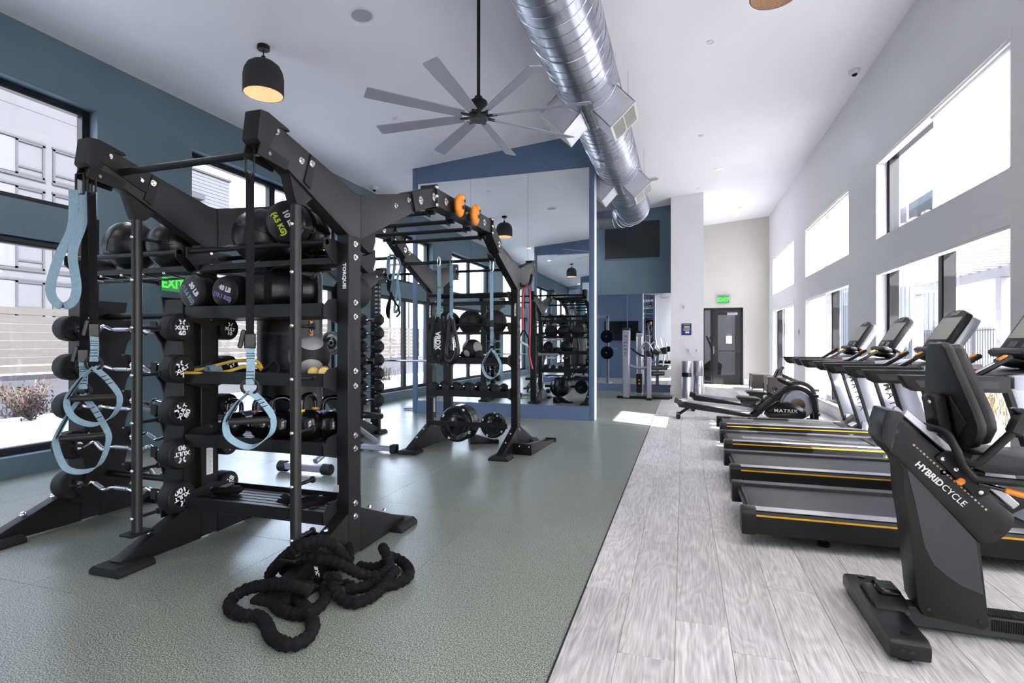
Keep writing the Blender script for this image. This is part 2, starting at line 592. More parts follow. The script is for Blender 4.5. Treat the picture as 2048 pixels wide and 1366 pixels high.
    def mesh(s, name, m, bev=0.0, ang=38, off=(0, 0, 0)):
        me = bpy.data.meshes.new(name)
        ox, oy, oz = off
        me.from_pydata([(a - ox, b - oy, c - oz) for a, b, c in s.v], [], s.f)
        if bev > 0:
            bm = bmesh.new()
            bm.from_mesh(me)
            bmesh.ops.recalc_face_normals(bm, faces=bm.faces)
            ed = [e for e in bm.edges if len(e.link_faces) == 2 and e.calc_face_angle(0) > R(ang)]
            bmesh.ops.bevel(bm, geom=ed, offset=bev, segments=2, affect='EDGES', profile=0.6, clamp_overlap=True)
            bm.to_mesh(me)
            bm.free()
        me.polygons.foreach_set('use_smooth', [True] * len(me.polygons))
        me.set_sharp_from_angle(angle=R(40))
        for k in (m if isinstance(m, (list, tuple)) else [m]):
            me.materials.append(M[k] if isinstance(k, str) else k)
        me.update()
        return me
    def build(s, name, m, parent=None, bev=0.0, off=(0, 0, 0), **kw):
        return link(name, s.mesh(name, m, bev, off=off), parent, **kw)

def link(name, data, parent=None, label=None, cat=None, group=None, kind=None, loc=None, rot=None):
    o = bpy.data.objects.new(name, data)
    COL.objects.link(o)
    if parent is not None:
        o.parent = parent
    if loc is not None:
        o.location = loc
    if rot is not None:
        o.rotation_euler = [R(x) for x in rot]
    tag(o, label, cat, group, kind)
    return o

def tag(o, label=None, cat=None, group=None, kind=None):
    if label:
        o['label'] = label
    if cat:
        o['category'] = cat
    if group:
        o['group'] = group
    if kind:
        o['kind'] = kind
    return o

def thing(name, label, cat, loc=(0, 0, 0), rot=(0, 0, 0), group=None):
    o = bpy.data.objects.new(name, None)
    o.empty_display_size = 0.1
    COL.objects.link(o)
    o.location = loc
    o.rotation_euler = [R(x) for x in rot]
    return tag(o, label, cat, group)

def dup(root, loc, rot, label=None, group=None):
    def cp(o, par):
        c = o.copy()
        COL.objects.link(c)
        if par is not None:
            c.parent = par
        for ch in o.children:
            cp(ch, c)
        return c
    r = cp(root, None)
    r.location = loc
    r.rotation_euler = [R(x) for x in rot]
    if label:
        r['label'] = label
    if group:
        r['group'] = group
    return r

_texts = {}
def text(body, size, loc, rot, m, parent=None, name='lettering', sx=1.0, bold=0.0, ext=0.0006, sp=1.0):
    if not body:
        return None
    key = (body, round(size, 5), m, bold, sp)
    if key not in _texts:
        c = bpy.data.curves.new(name, 'FONT')
        c.body = body
        c.size = size
        c.align_x = 'CENTER'
        c.align_y = 'CENTER'
        c.extrude = ext
        c.offset = bold
        c.space_character = sp
        c.resolution_u = 3
        c.materials.append(M[m])
        tmp = bpy.data.objects.new(name, c)
        me = bpy.data.meshes.new_from_object(tmp)
        bpy.data.objects.remove(tmp)
        if not me.materials:
            me.materials.append(M[m])
        _texts[key] = me
    o = link(name, _texts[key], parent)
    o.location = loc
    o.rotation_euler = rot.to_euler() if isinstance(rot, Matrix) else [R(x) for x in rot]
    o.scale = (sx, 1, 1)
    return o
def basis(xd, yd):
    x = Vector(xd).normalized()
    y = Vector(yd)
    y = (y - x * y.dot(x)).normalized()
    return Matrix((x, y, x.cross(y))).transposed()
# ------------------------------------------------------------------ room shell
XL, XR, YB, YF = -6.15, 2.5, -4.0, 18.0
def ceil_z(x):
    return 4.43 + 0.0867 * (x + 6.15)
ZL0, ZL1, ZU0, ZU1 = 0.20, 2.35, 2.70, 3.855

def struct(name, mb, m, parent=None, **kw):
    return mb.build(name, m, parent, kind='structure' if parent is None else None, **kw)

def window_wall(xa, xb, wins, top):
    mb = MB()
    y = YB
    for a, b in wins:
        mb.bb(xa, xb, y, a, 0, top)
        mb.bb(xa, xb, a, b, 0, ZL0)
        mb.bb(xa, xb, a, b, ZL1, ZU0)
        mb.bb(xa, xb, a, b, ZU1, top)
        y = b
    mb.bb(xa, xb, y, YF, 0, top)
    return mb
LW = [(-3.4, -0.23), (1.05, 4.22), (5.41, 8.58), (9.70, 12.87)]
RW = [(-3.5, -0.33), (0.88, 4.05), (5.30, 8.46), (9.72, 12.90), (14.15, 17.30)]
struct('wall_left', window_wall(XL - 0.28, XL, LW, 4.46), 'teal')
struct('wall_right', window_wall(XR, XR + 0.28, RW, 5.22), 'white_wall')
struct('wall_behind', MB().bb(XL, XR, YB - 0.2, YB, 0, 5.2), 'white_wall')
mb = MB()
mb.prism([(XL - 0.3, 4.404), (XR + 0.3, 5.206), (XR + 0.3, 5.40), (XL - 0.3, 4.60)], 'y', YB - 0.2, YF + 0.2)
struct('ceiling', mb, 'ceiling')
# far teal wall with a mirror, white column, alcove with the door
struct('wall_far', MB().bb(XL, -0.30, 14.70, 14.9, 0, 4.96), 'teal')
struct('wall_column', MB().bb(-0.30, 0.47, 13.95, 18.0, 0, 5.03), 'white_wall')
DX0, DX1, DZ = 0.60, 1.76, 2.40
mb = MB().bb(0.47, DX0, 18, 18.2, 0, 5.2).bb(DX1, XR, 18, 18.2, 0, 5.2).bb(DX0, DX1, 18, 18.2, DZ, 5.2)
struct('wall_back', mb, 'back_paint')
struct('baseboard_column', MB().bb(-0.318, 0.488, 13.93, 13.95, 0, 0.19, 0.004).bb(0.47, 0.488, 13.95, 18, 0, 0.19, 0.004), 'trim')
struct('baseboard_back', MB().bb(DX1 + 0.03, XR, 17.98, 18, 0, 0.19, 0.004), 'trim')
struct('baseboard_right', MB().bb(XR - 0.018, XR, YB, 18, 0, 0.17, 0.004), 'trim')

# floors: rubber tiles and planks are pieces
sub = MB().bb(XL, XR, YB, 18.3, -0.2, -0.02)
fl = struct('floor', sub, 'concrete')
TW = 0.95
tile = MB().box((0, 0, -0.009), (TW - 0.0012, TW - 0.0012, 0.018), None, 0.0012).mesh('rubber_tile', 'rubber_floor')
for i in range(6):
    for j in range(21):
        x = -0.5 - TW * (i + 0.5)
        y = 2.9 - 7 * TW + TW * (j + 0.5)
        if y > 14.8:
            continue
        o = link('rubber_tile', tile, fl, loc=(x, y, 0))
PWD, PLN = 0.23, 1.52
pm = MB().box((0, 0, -0.009), (PWD - 0.0012, PLN - 0.0014, 0.018), None, 0.0014).mesh('floor_plank', 'plank')
rr = random.Random(3)
for i in range(13):
    off = rr.uniform(0, PLN)
    x = -0.495 + PWD * (i + 0.5)
    for j in range(-1, 15):
        y = -3.6 + off + PLN * j + PLN / 2
        if y - PLN / 2 > 18.0 or y + PLN / 2 < -3.9:
            continue
        link('floor_plank', pm, fl, loc=(x, y, 0), rot=(0, 0, 180 * rr.randint(0, 1)))
MB().bb(-0.502, -0.494, YB, 13.95, -0.018, 0.002).build('floor_strip', 'dark_metal', fl)

# windows on the left: dark frames
def window(n, xg, y0, y1, fm, inward, deep, near_right=False):
    w = bpy.data.objects.new('window_%d' % n, None)
    COL.objects.link(w)
    w['kind'] = 'structure'
    ym = (y0 + y1) / 2
    t = 0.055
    for z0, z1 in ((ZL0, ZL1), (ZU0, ZU1)):
        f = MB()
        xa, xb = xg - deep / 2, xg + deep / 2
        f.bb(xa, xb, y0, y1, z0, z0 + t, 0.004).bb(xa, xb, y0, y1, z1 - t, z1, 0.004)
        f.bb(xa, xb, y0, y0 + t, z0 + t, z1 - t, 0.004).bb(xa, xb, y1 - t, y1, z0 + t, z1 - t, 0.004)
        f.bb(xa, xb, ym - t * 0.8, ym + t * 0.8, z0 + t, z1 - t, 0.004)
        f.build('window_frame', fm, w)
        for a, b in ((y0 + t, ym - t * 0.8), (ym + t * 0.8, y1 - t)):
            MB().bb(xg - 0.004, xg + 0.004, a, b, z0 + t, z1 - t).build('pane', 'glass', w)
            s = MB()
            q = 0.018
            e = deep / 2 - 0.01
            s.bb(xg - e, xg + e, a, b, z0 + t, z0 + t + q).bb(xg - e, xg + e, a, b, z1 - t - q, z1 - t)
            s.bb(xg - e, xg + e, a, a + q, z0 + t + q, z1 - t - q).bb(xg - e, xg + e, b - q, b, z0 + t + q, z1 - t - q)
            s.build('sash', 'outframe' if fm == 'frame' else fm, w)
    return w
k = 1
for a, b in LW:
    w = window(k, XL - 0.17, a, b, 'frame', 1, 0.10)
    k += 1
for a, b in RW:
    w = window(k, XR + 0.19, a, b, 'frame', -1, 0.13)
    # white reveal lining and flush shade pocket over each opening
    for z0, z1 in ((ZL0, ZL1), (ZU0, ZU1)):
        f = MB()
        f.bb(XR - 0.002, XR + 0.12, a, a + 0.012, z0, z1).bb(XR - 0.002, XR + 0.12, b - 0.012, b, z0, z1)
        f.bb(XR - 0.002, XR + 0.12, a, b, z0, z0 + 0.012)
        f.build('reveal_lining', 'trim', w)
        MB().bb(XR - 0.004, XR + 0.006, a, b, z1 - 0.10, z1 - 0.001, 0.003).build('shade_fascia', 'white_wall', w)
        MB().bb(XR + 0.008, XR + 0.10, a + 0.013, b - 0.013, z1 - 0.125, z1 - 0.1).build('shade_pocket', 'trim', w)
    k += 1

# roller shades
def shade(y0, y1, z0, z1, label, group=None):
    t = thing('roller_blind', label, 'shade', (XR + 0.055, (y0 + y1) / 2, z1), group=group)
    h = z1 - z0
    hw = (y1 - y0) / 2
    nu = 10
    vs, fs = [], []
    for i in range(nu + 1):
        v = i / nu
        p = 0.012 * math.sin(v * PI * 1.1)
        for sd_ in (-1, 1):
            vs.append((0.004 * math.sin(v * 5), sd_ * (hw - p), -v * h))
    for i in range(nu):
        a = i * 2
        fs.append((a, a + 1, a + 3, a + 2))
    MB().add(vs, fs).build('shade_fabric', 'shade', t)
    MB().box((0, 0, -h + 0.008), (0.012, 2 * hw - 0.03, 0.022), None, 0.003).build('hem_bar', 'trim', t)
    MB().cyl((0, -hw, 0.0), (0, hw, 0.0), 0.022).build('blind_roller', 'trim', t)
def half(w, far):
    a, b = RW[w]
    m_ = (a + b) / 2
    return (m_ + 0.02, b - 0.03) if far else (a + 0.03, m_ - 0.02)
ZS = ZU1 - 0.13
for w, far, lab in ((2, False, 'white roller shade drawn over the near half of the nearest upper window'),
                    (3, False, 'white roller shade over near half of the middle upper window'),
                    (3, True, 'white roller shade over far half of the middle upper window'),
                    (4, False, 'white roller shade over near half of the farthest upper window'),
                    (4, True, 'white roller shade over far half of the farthest upper window')):
    shade(*half(w, far), ZU0 + 0.02, ZS, lab)
for w, far, lab in ((3, True, 'striped sunlit roller shade over the lower window beside the rowing machines'),
                    (4, False, 'striped sunlit roller shade over the farthest lower window near the exit door')):
    shade(*half(w, far), ZL0 + 0.02, ZL1 - 0.13, lab)
a, b = RW[1]
shade(a + 0.02, b - 0.02, ZU0 + 0.02, ZS, 'wide white roller shade over the upper window beside the camera')
shade(a + 0.02, b - 0.02, ZL0 + 0.02, ZL1 - 0.13, 'wide white roller shade over the lower window beside the camera')

# mirrored partitions
PX0, PX1 = -4.81, -1.42
def partition(name, y0, y1, face):
    w = bpy.data.objects.new(name, None)
    COL.objects.link(w)
    w['kind'] = 'structure'
    yf = y0 if face < 0 else y1
    d = 0.035 * face
    t0, t1 = ceil_z(PX0) + 0.02, ceil_z(PX1) + 0.02
    core = MB().prism([(PX0 + 0.01, 0), (PX1 - 0.01, 0), (PX1 - 0.01, t1), (PX0 + 0.01, t0)], 'y', min(y0, y1) + (0.035 if face < 0 else 0), max(y0, y1) - (0.035 if face > 0 else 0))
    core.build('partition_core', 'blue_paint', w)
    MB().prism([(PX0, 0), (PX0 + 0.088, 0), (PX0 + 0.088, t0), (PX0, t0)], 'y', yf, yf - d).build('post_trim', 'blue_paint', w, bev=0.003)
    MB().prism([(PX1 - 0.088, 0), (PX1, 0), (PX1, t1), (PX1 - 0.088, t1)], 'y', yf, yf - d).build('post_trim', 'blue_paint', w, bev=0.003)
    MB().bb(PX1 - 0.01, PX1 + 0.006, y0 + 0.01, y1 - 0.005, 0, t1 - 0.03, 0.003).build('edge_trim', 'trim', w)
    MB().bb(PX0 + 0.09, PX1 - 0.09, min(yf, yf - d), max(yf, yf - d), 0, 0.228, 0.003).build('kick_board', 'blue_paint', w)
    MB().prism([(PX0 + 0.09, 4.262), (PX1 - 0.09, 4.262), (PX1 - 0.09, t1), (PX0 + 0.09, t0)], 'y', yf - d * 0.3, yf - d).build('soffit_panel', 'blue_paint', w)
    xs = [PX0 + 0.09, -3.65, -2.583, PX1 - 0.09]
    for a, b in zip(xs, xs[1:]):
        ya = yf - d * 0.75
        MB().bb(a + 0.0015, b - 0.0015, min(ya, ya - d * 0.2), max(ya, ya - d * 0.2), 0.232, 4.257).build('mirror_panel', 'mirror', w)
    return w
partition('wall_mirror', 8.93, 9.15, -1)
partition('wall_mirror_behind', 0.22, 0.45, 1)

# mirror strip on the far teal wall
w = bpy.data.objects.new('wall_far_mirror', None)
COL.objects.link(w)
w['kind'] = 'structure'
MB().bb(XL + 0.01, -0.30, 14.675, 14.70, 0, 0.19, 0.003).build('kick_board', 'blue_paint', w)
xs = [-5.2, -4.1, -3.0, -2.25, -1.44, -0.98, -0.305]
for a, b in zip(xs, xs[1:]):
    MB().bb(a + 0.004, b - 0.004, 14.682, 14.694, 0.195, 2.615).build('mirror_panel', 'mirror', w)
    MB().bb(a - 0.012, a + 0.012, 14.678, 14.699, 0.195, 2.615).build('edge_strip', 'blue_paint', w)

# return-air grille on the far wall
t = thing('return_air_grille', 'large dark mesh grille high on the far teal wall', 'grille', (-1.32, 14.69, 4.07))
MB().bb(-0.73, 0.73, -0.004, 0.008, -0.50, 0.50, 0.003).build('backing', 'grille', t)
mb = MB()
for i in range(44):
    x = -0.72 + i * (1.44 / 43)
    mb.bb(x - 0.005, x + 0.005, -0.012, -0.004, -0.49, 0.49)
for i in range(31):
    z = -0.49 + i * (0.98 / 30)
    mb.bb(-0.72, 0.72, -0.010, -0.005, z - 0.005, z + 0.005)
mb.build('mesh_bars', 'grille', t, kind='stuff')
mb = MB().bb(-0.74, 0.74, -0.016, 0.008, 0.49, 0.51).bb(-0.74, 0.74, -0.016, 0.008, -0.51, -0.49).bb(-0.74, -0.72, -0.016, 0.008, -0.51, 0.51).bb(0.72, 0.74, -0.016, 0.008, -0.51, 0.51)
mb.build('grille_frame', 'blue_paint', t)

# back door with glass and what lies beyond it
w = bpy.data.objects.new('door_1', None)
COL.objects.link(w)
w['kind'] = 'structure'
f = MB()
f.bb(DX0, DX0 + 0.03, 17.98, 18.12, 0, DZ, 0.003).bb(DX1 - 0.06, DX1, 17.98, 18.12, 0, DZ, 0.003).bb(DX0, DX1, 17.98, 18.12, DZ - 0.06, DZ, 0.003)
f.bb(DX0 + 0.30 - 0.24, DX0 + 0.09, 17.98, 18.10, 0, 0.02).bb(0.835 - 0.02, 0.875, 17.98, 18.12, 0, DZ - 0.06, 0.003)
f.build('door_frame', 'steel', w)
MB().bb(DX0 + 0.03, 0.815, 18.03, 18.04, 0.02, DZ - 0.06).build('side_light', 'glass', w)
lx0, lx1 = 0.88, DX1 - 0.065
lf = MB().bb(lx0, lx0 + 0.15, 18.0, 18.05, 0.01, DZ - 0.07, 0.003).bb(lx1 - 0.16, lx1, 18.0, 18.05, 0.01, DZ - 0.07, 0.003)
lf.bb(lx0 + 0.15, lx1 - 0.16, 18.0, 18.05, 0.01, 0.30, 0.003).bb(lx0 + 0.15, lx1 - 0.16, 18.0, 18.05, DZ - 0.22, DZ - 0.07, 0.003)
leaf = lf.build('door_leaf', 'steel2', w)
MB().bb(lx0 + 0.15, lx1 - 0.16, 18.02, 18.03, 0.30, DZ - 0.22).build('pane', 'glass', w)
MB().cyl((lx0 + 0.06, 17.94, 1.05), (lx1 - 0.05, 17.94, 1.05), 0.018).bb(lx0 + 0.05, lx0 + 0.09, 17.93, 18.0, 1.02, 1.08).bb(lx1 - 0.09, lx1 - 0.05, 17.93, 18.0, 1.02, 1.08).build('push_bar', 'darkgrey', w)
MB().bb(lx0 + 0.01, lx0 + 0.045, 17.965, 18.0, 0.95, 1.2, 0.004).build('lock_plate', 'chrome', w)
MB().bb(1.30, 1.60, 17.93, 18.0, 2.17, 2.25, 0.006).build('door_closer', 'silver', w)
MB().box((1.34, 17.90, 2.27), (0.38, 0.02, 0.02), (0, 0, 8)).build('closer_arm', 'darkgrey', w)
MB().bb(1.27, 1.44, 18.012, 18.019, 1.28, 1.52).build('notice_sheet', 'white', w)
# room beyond the door
mb = MB().bb(-0.6, 3.2, 22.2, 22.4, 0, 3.4).bb(-0.8, -0.6, 18.2, 22.4, 0, 3.4).bb(3.2, 3.4, 18.2, 22.4, 0, 3.4).bb(-0.8, 3.4, 18.2, 22.4, 3.2, 3.4)
struct('wall_beyond', mb, 'white_wall')
struct('floor_beyond', MB().bb(-0.6, 3.2, 18.2, 22.2, -0.2, 0.0), 'belt')

# small fixtures -------------------------------------------------------------
def ceil_item(x, y):
    return (x, y, ceil_z(x)), (0, -math.degrees(math.atan(0.0867)), 0)
def disc(name, label, cat, x, y, r, m, m2, group=None):
    l, rt = ceil_item(x, y)
    t = thing(name, label, cat, l, rt, group)
    MB().lathe([(r * 0.84, -0.007), (r * 0.88, -0.012), (r, -0.008), (r, 0.004)], 36).build('rim', m, t)
    MB().lathe([(0, -0.006), (r * 0.85, -0.006)], 36).build('face_disc', m2, t)
    return t
disc('ceiling_speaker', 'round white ceiling speaker at the top beside the fan rod', 'speaker', -3.163, 4.79, 0.125, 'device', 'grey_dev')
disc('ceiling_speaker', 'round ceiling speaker by the end of the steel duct', 'speaker', -0.63, 12.16, 0.125, 'device', 'grey_dev')
disc('sprinkler_plate', 'small round ceiling plate between pendant lamp and fan', 'sprinkler', -4.045, 6.975, 0.045, 'device', 'device')
disc('sprinkler_plate', 'small round ceiling plate near the hung brown lamp', 'sprinkler', 0.315, 6.978, 0.045, 'device', 'device')
disc('sprinkler_plate', 'small round ceiling plate right of the steel duct registers', 'sprinkler', 0.296, 10.083, 0.045, 'device', 'device')
disc('sprinkler_plate', 'small round ceiling plate above the white column', 'sprinkler', 0.351, 13.5, 0.045, 'device', 'device')
disc('sprinkler_plate', 'small round ceiling plate between the two farthest downlights', 'sprinkler', 1.506, 16.21, 0.05, 'device', 'device')
DL = [(0.714, 12.256, 'lit recessed downlight nearest to the white column'), (1.484, 15.067, 'lit recessed downlight above the alcove, the nearer of two'), (1.502, 17.197, 'lit recessed downlight closest to the exit door wall')]
DL += [(x, y, None) for y in (-2.5, 0.4, 3.3) for x in (-5.0, -0.6, 1.6)] + [(-3.6, 11.6, None), (-5.4, 11.6, None), (-2.4, 13.4, None)]  # unlabelled ones are unseen, added as fill to lift the interior
def downlight(x, y, label):
    t = disc('downlight', label or 'added unseen ceiling downlight for fill light', 'downlight', x, y, 0.075, 'device', 'lamp_on', None if label else 'added unseen fill downlights')
    ld = bpy.data.lights.new('downlight_lamp', 'SPOT')
    ld.energy = 1.5 if label else 38
    ld.spot_size = R(130)
    ld.spot_blend = 0.6
    ld.shadow_soft_size = 0.07
    ld.color = (1.0, 0.95, 0.88)
    lo = bpy.data.objects.new('downlight_lamp', ld)
    COL.objects.link(lo)
    lo.location = (x, y, ceil_z(x) - 0.03)
for a in DL:
    downlight(*a)
def camera_dome(x, y, label):
    l, rt = ceil_item(x, y)
    t = thing('security_camera', label, 'camera', l, rt)
    MB().cyl((0, 0, 0), (0, 0, -0.06), 0.075, 0.066, 28, True, 0.006).build('housing', 'device', t)
    MB().sphere((0.0, 0, -0.058), 0.036, 20, 10, (1, 1, 0.95)).build('dome', 'gloss', t)
camera_dome(2.30, 8.69, 'white dome camera on the ceiling above the right windows')
camera_dome(-5.95, 9.44, 'small white dome camera by the teal window wall')

def exit_sign(loc, rot, label, txt, s=1.0):
    t = thing('exit_sign', label, 'sign', loc, rot)
    MB().box((0, 0, 0.13 * s), (0.34 * s, 0.05, 0.03), None, 0.006).build('housing', 'silver', t)
    MB().box((0, 0, 0), (0.30 * s, 0.008, 0.20 * s), None, 0.003).build('green_plate', 'exit_plate', t)
    text(txt, 0.155 * s, (-0.01, -0.006, -0.01), (90, 0, 0), 'exit_green', t, sx=0.92, bold=0.004)
    text('>', 0.09 * s, (0.135 * s, -0.006, -0.0), (90, 0, 0), 'exit_green', t, sx=0.6, bold=0.003)
exit_sign((-6.11, 5.11, 2.05), (0, 0, 90), 'green lit EXIT sign on the teal wall between windows', 'EXIT', 1.08)
exit_sign((1.19, 17.93, 2.66), (0, 0, 0), 'green lit EXIT sign above the glass back door', 'EXIT', 1.1)
def plate(loc, rot, label, w, h, name='switch_plate', m='device', m2='trim', cat='switch', kind_='rocker'):
    t = thing(name, label, cat, loc, rot)
    MB().box((0, -0.004, 0), (w, 0.008, h), None, 0.003).build('cover_plate', m, t)
    MB().box((0, -0.010, 0), (w * 0.45, 0.006, h * 0.55), None, 0.002).build(kind_, m2, t)
plate((-6.15, 5.05, 1.14), (0, 0, 90), 'white light switch on the teal wall under the exit sign', 0.08, 0.12)
plate((0.115, 13.95, 1.115), (0, 0, 0), 'left grey outlet plate low on the white column', 0.075, 0.12, 'outlet_plate', 'device', 'grey_dev', 'outlet', 'socket')
plate((0.30, 13.95, 1.115), (0, 0, 0), 'right grey outlet plate low on the white column', 0.075, 0.12, 'outlet_plate', 'device', 'grey_dev', 'outlet', 'socket')
plate((0.0, 13.95, 2.19), (0, 0, 0), 'small thermostat box high on the white column', 0.10, 0.15, 'thermostat', 'device', 'grey_dev', 'thermostat', 'display')
plate((2.5, 13.55, 1.55), (0, 0, -90), 'grey wall plate between the two far right windows', 0.08, 0.13, 'outlet_plate', 'grey_dev', 'darkgrey', 'outlet', 'socket')
plate((2.5, 17.72, 1.9), (0, 0, -90), 'slim white wall sounder in the far right corner', 0.08, 0.30, 'wall_sounder', 'device', 'device', 'alarm', 'lens')
t = thing('wall_poster', 'small dark blue notice poster on the white column', 'poster', (0.07, 13.945, 1.64))
MB().box((0, -0.003, 0), (0.235, 0.006, 0.29), None, 0.001).build('sheet', 'poster', t)
MB().box((0.01, -0.0065, 0.06), (0.13, 0.001, 0.04)).build('yellow_print', 'lime', t)
MB().box((0.02, -0.0065, -0.075), (0.09, 0.001, 0.04)).build('white_print', 'white', t)
mb = MB()
for z, wd_ in ((0.115, 0.16), (0.015, 0.15), (-0.01, 0.17), (-0.03, 0.12)):
    mb.box((0.005, -0.0065, z), (wd_, 0.001, 0.008))
mb.build('print_lines', 'white', t, kind='stuff')

# pendant lamps --------------------------------------------------------------
def pendant(x, y, zb, label, s, inner, outer):
    zc = ceil_z(x)
    t = thing('pendant_lamp', label, 'lamp', (x, y, zb))
    h = 0.355 * s
    r = 0.20 * s
    pr = [(r * 0.985, 0.0), (r, 0.004), (r, h * 0.5), (r * 0.94, h * 0.68), (r * 0.80, h * 0.84), (r * 0.55, h * 0.95), (r * 0.25, h), (0.03, h * 1.005)]
    MB().lathe(pr, 40).build('shade', outer, t)
    ins = [(a * 0.965, b * 0.97) for a, b in pr]
    MB().lathe(ins[::-1], 40).build('lining', inner, t)
    MB().lathe([(r * 0.965, 0.0), (r * 0.985, 0.0)][::-1], 40).build('rim', outer, t)
    MB().cyl((0, 0, h), (0, 0, h + 0.05), 0.026, 0.02).cyl((0, 0, h + 0.05), (0, 0, zc - zb - 0.02), 0.006).cyl((0, 0, zc - zb - 0.30), (0, 0, zc - zb - 0.24), 0.018).build('stem', 'steel', t)
    MB().cyl((0, 0, zc - zb - 0.045), (0, 0, zc - zb + 0.004), 0.065, n=24, ch=0.004).build('ceiling_canopy', 'steel', t)
    MB().sphere((0, 0, h * 0.52), 0.045, 18, 10).build('bulb', 'bulb', t)
    ld = bpy.data.lights.new('pendant_bulb_light', 'POINT')
    ld.energy = 0.8
    ld.color = (1.0, 0.92, 0.82)
    ld.shadow_soft_size = 0.05
    lo = bpy.data.objects.new('pendant_bulb_light', ld)
    COL.objects.link(lo)
    lo.location = (x, y, zb + h * 0.30)
PEND = [(-4.417, 4.789, 4.045, 'charcoal felt dome pendant lamp with warm tan inside, left of the fan', 1.05, 'felt_in', 'felt'),
        (0.79, 5.39, 4.47, 'brown felt pendant lamp cut off at the top of the photo', 1.05, 'felt_brown', 'felt_brown'),
        (-4.4, -3.3, 4.0, 'charcoal felt dome pendant lamp behind the camera', 1.05, 'felt_in', 'felt')]
for a in PEND:
    pendant(*a)
# ------------------------------------------------------------------ spiral duct with registers
DXc, DZc, DR = -1.06, 4.31, 0.355
YE = 12.55
RB = 0.52                                   # elbow radius
duct = thing('spiral_duct', 'shiny galvanised spiral air duct hung under the ceiling', 'duct', (DXc, 5.0, DZc))
off = (DXc, 5.0, DZc)
path = [Vector((DXc, y, DZc)) for y in (-3.9, 0, 4, 8, YE - RB)]
elb = [Vector((DXc - RB + RB * math.cos(a), YE - RB + RB * math.sin(a), DZc)) for a in [PI / 2 * i / 10 for i in range(0, 11)]]
MB().tube([(DXc, -3.9, DZc), (DXc, YE - RB + 0.02, DZc)], DR, 56, caps=False).build('straight_run', 'galv', duct, off=off)
MB().tube(elb, DR, 56, caps=False).build('elbow', 'galv', duct, off=off)
MB().tube([(DXc - RB + 0.02, YE, DZc), (-6.1, YE, DZc)], DR, 56, caps=False).build('side_run', 'galv', duct, off=off)
# raised spiral lock seam
def helix(p0, ax, length, pitch, side):
    ax = Vector(ax)
    u = ax.orthogonal().normalized()
    v = ax.cross(u)
    n = int(length / pitch * 40)
    return [Vector(p0) + ax * (length * i / n) + (u * math.cos(2 * PI * i / 40) + v * math.sin(2 * PI * i / 40)) * (DR + 0.001) for i in range(n + 1)]
MB().tube(helix((DXc, 0.0, DZc), (0, 1, 0), YE - RB, 0.155, 1), 0.0045, 5).tube(helix((DXc - RB, YE, DZc), (-1, 0, 0), 4.4, 0.155, 1), 0.0045, 5).build('spiral_seam', 'galv', duct, off=off, kind='stuff')
def ring(c, ax, r, w):
    ax = Vector(ax).normalized()
    q = ax.to_track_quat('Z', 'Y').to_matrix()
    return MB().lathe([(DR, -w / 2 - 0.006), (r, -w / 2), (r, w / 2), (DR, w / 2 + 0.006)], 56, c, q)
for y in (2.1, 5.0, 7.9, 10.6):
    ring((DXc, y, DZc), (0, 1, 0), DR + 0.008, 0.03).build('joint_band', 'galv', duct, off=off)
for i in range(1, 10, 2):
    a = PI / 2 * i / 10
    ring(elb[i], (-math.sin(a), math.cos(a), 0), DR + 0.007, 0.012).build('elbow_seam', 'galv', duct, off=off)
ring(elb[10], (-1, 0, 0), DR + 0.012, 0.05).build('joint_band', 'galv', duct, off=off)
ring(elb[0], (0, 1, 0), DR + 0.010, 0.05).build('joint_band', 'galv', duct, off=off)
def register(y, side):
    ang = R(-47)
    d = Vector((side * math.cos(ang), 0, math.sin(ang)))
    u = Vector((0, 1, 0))
    v = d.cross(u)
    rm = Matrix((v, u, d)).transposed()       # local z points out of the duct
    if rm.determinant() < 0:
        rm = Matrix((-v, u, d)).transposed()
    c0 = Vector((DXc, y, DZc))
    hw, hl = 0.19, 0.235
    box = MB()
    for sx in (-1, 1):
        box.box((sx * (hw - 0.004), 0, 0.39), (0.008, 2 * hl, 0.40))
    for sy in (-1, 1):
        box.box((0, sy * (hl - 0.004), 0.39), (2 * hw, 0.008, 0.40))
    b = box.xf(rm, c0).build('register_box', 'galv2', duct, off=off)
    fl_ = MB()
    for sx in (-1, 1):
        fl_.box((sx * (hw + 0.012), 0, 0.30), (0.03, 2 * hl + 0.05, 0.006))
        fl_.box((sx * (hw - 0.015), 0, 0.595), (0.03, 2 * hl, 0.015))
    for sy in (-1, 1):
        fl_.box((0, sy * (hl + 0.012), 0.26), (2 * hw, 0.03, 0.006))
        fl_.box((0, sy * (hl - 0.015), 0.595), (2 * hw - 0.06, 0.03, 0.015))
    fl_.xf(rm, c0).build('register_flange', 'grille_white', b, off=off)
    MB().box((0, 0, 0.55), (2 * hw - 0.02, 2 * hl - 0.02, 0.01)).xf(rm, c0).build('register_gap_shade', 'grille', b, off=off)  # dark sheet standing in for the shade between the louvres
    g = MB()
    for i in range(17):
        yy = -hl + 0.045 + i * (2 * hl - 0.09) / 16
        g.box((0, yy, 0.592), (2 * hw - 0.06, 0.005, 0.016), (20, 0, 0))
    g.box((0, 0, 0.597), (0.012, 2 * hl - 0.06, 0.012))
    g.xf(rm, c0).build('louvre_blades', 'grille_white', b, off=off, kind='stuff')
for y in (6.35, 9.45):
    for sd_ in (-1, 1):
        register(y, sd_)
for y in (1.0, 3.6, 7.2, 10.2):
    mb = MB()
    for sd_ in (-1, 1):
        mb.cyl((DXc + sd_ * (DR + 0.008), y, DZc), (DXc + sd_ * (DR + 0.008), y, ceil_z(DXc + sd_ * DR) + 0.01), 0.004)
    mb.build('hanger_rod', 'zinc', duct, off=off)
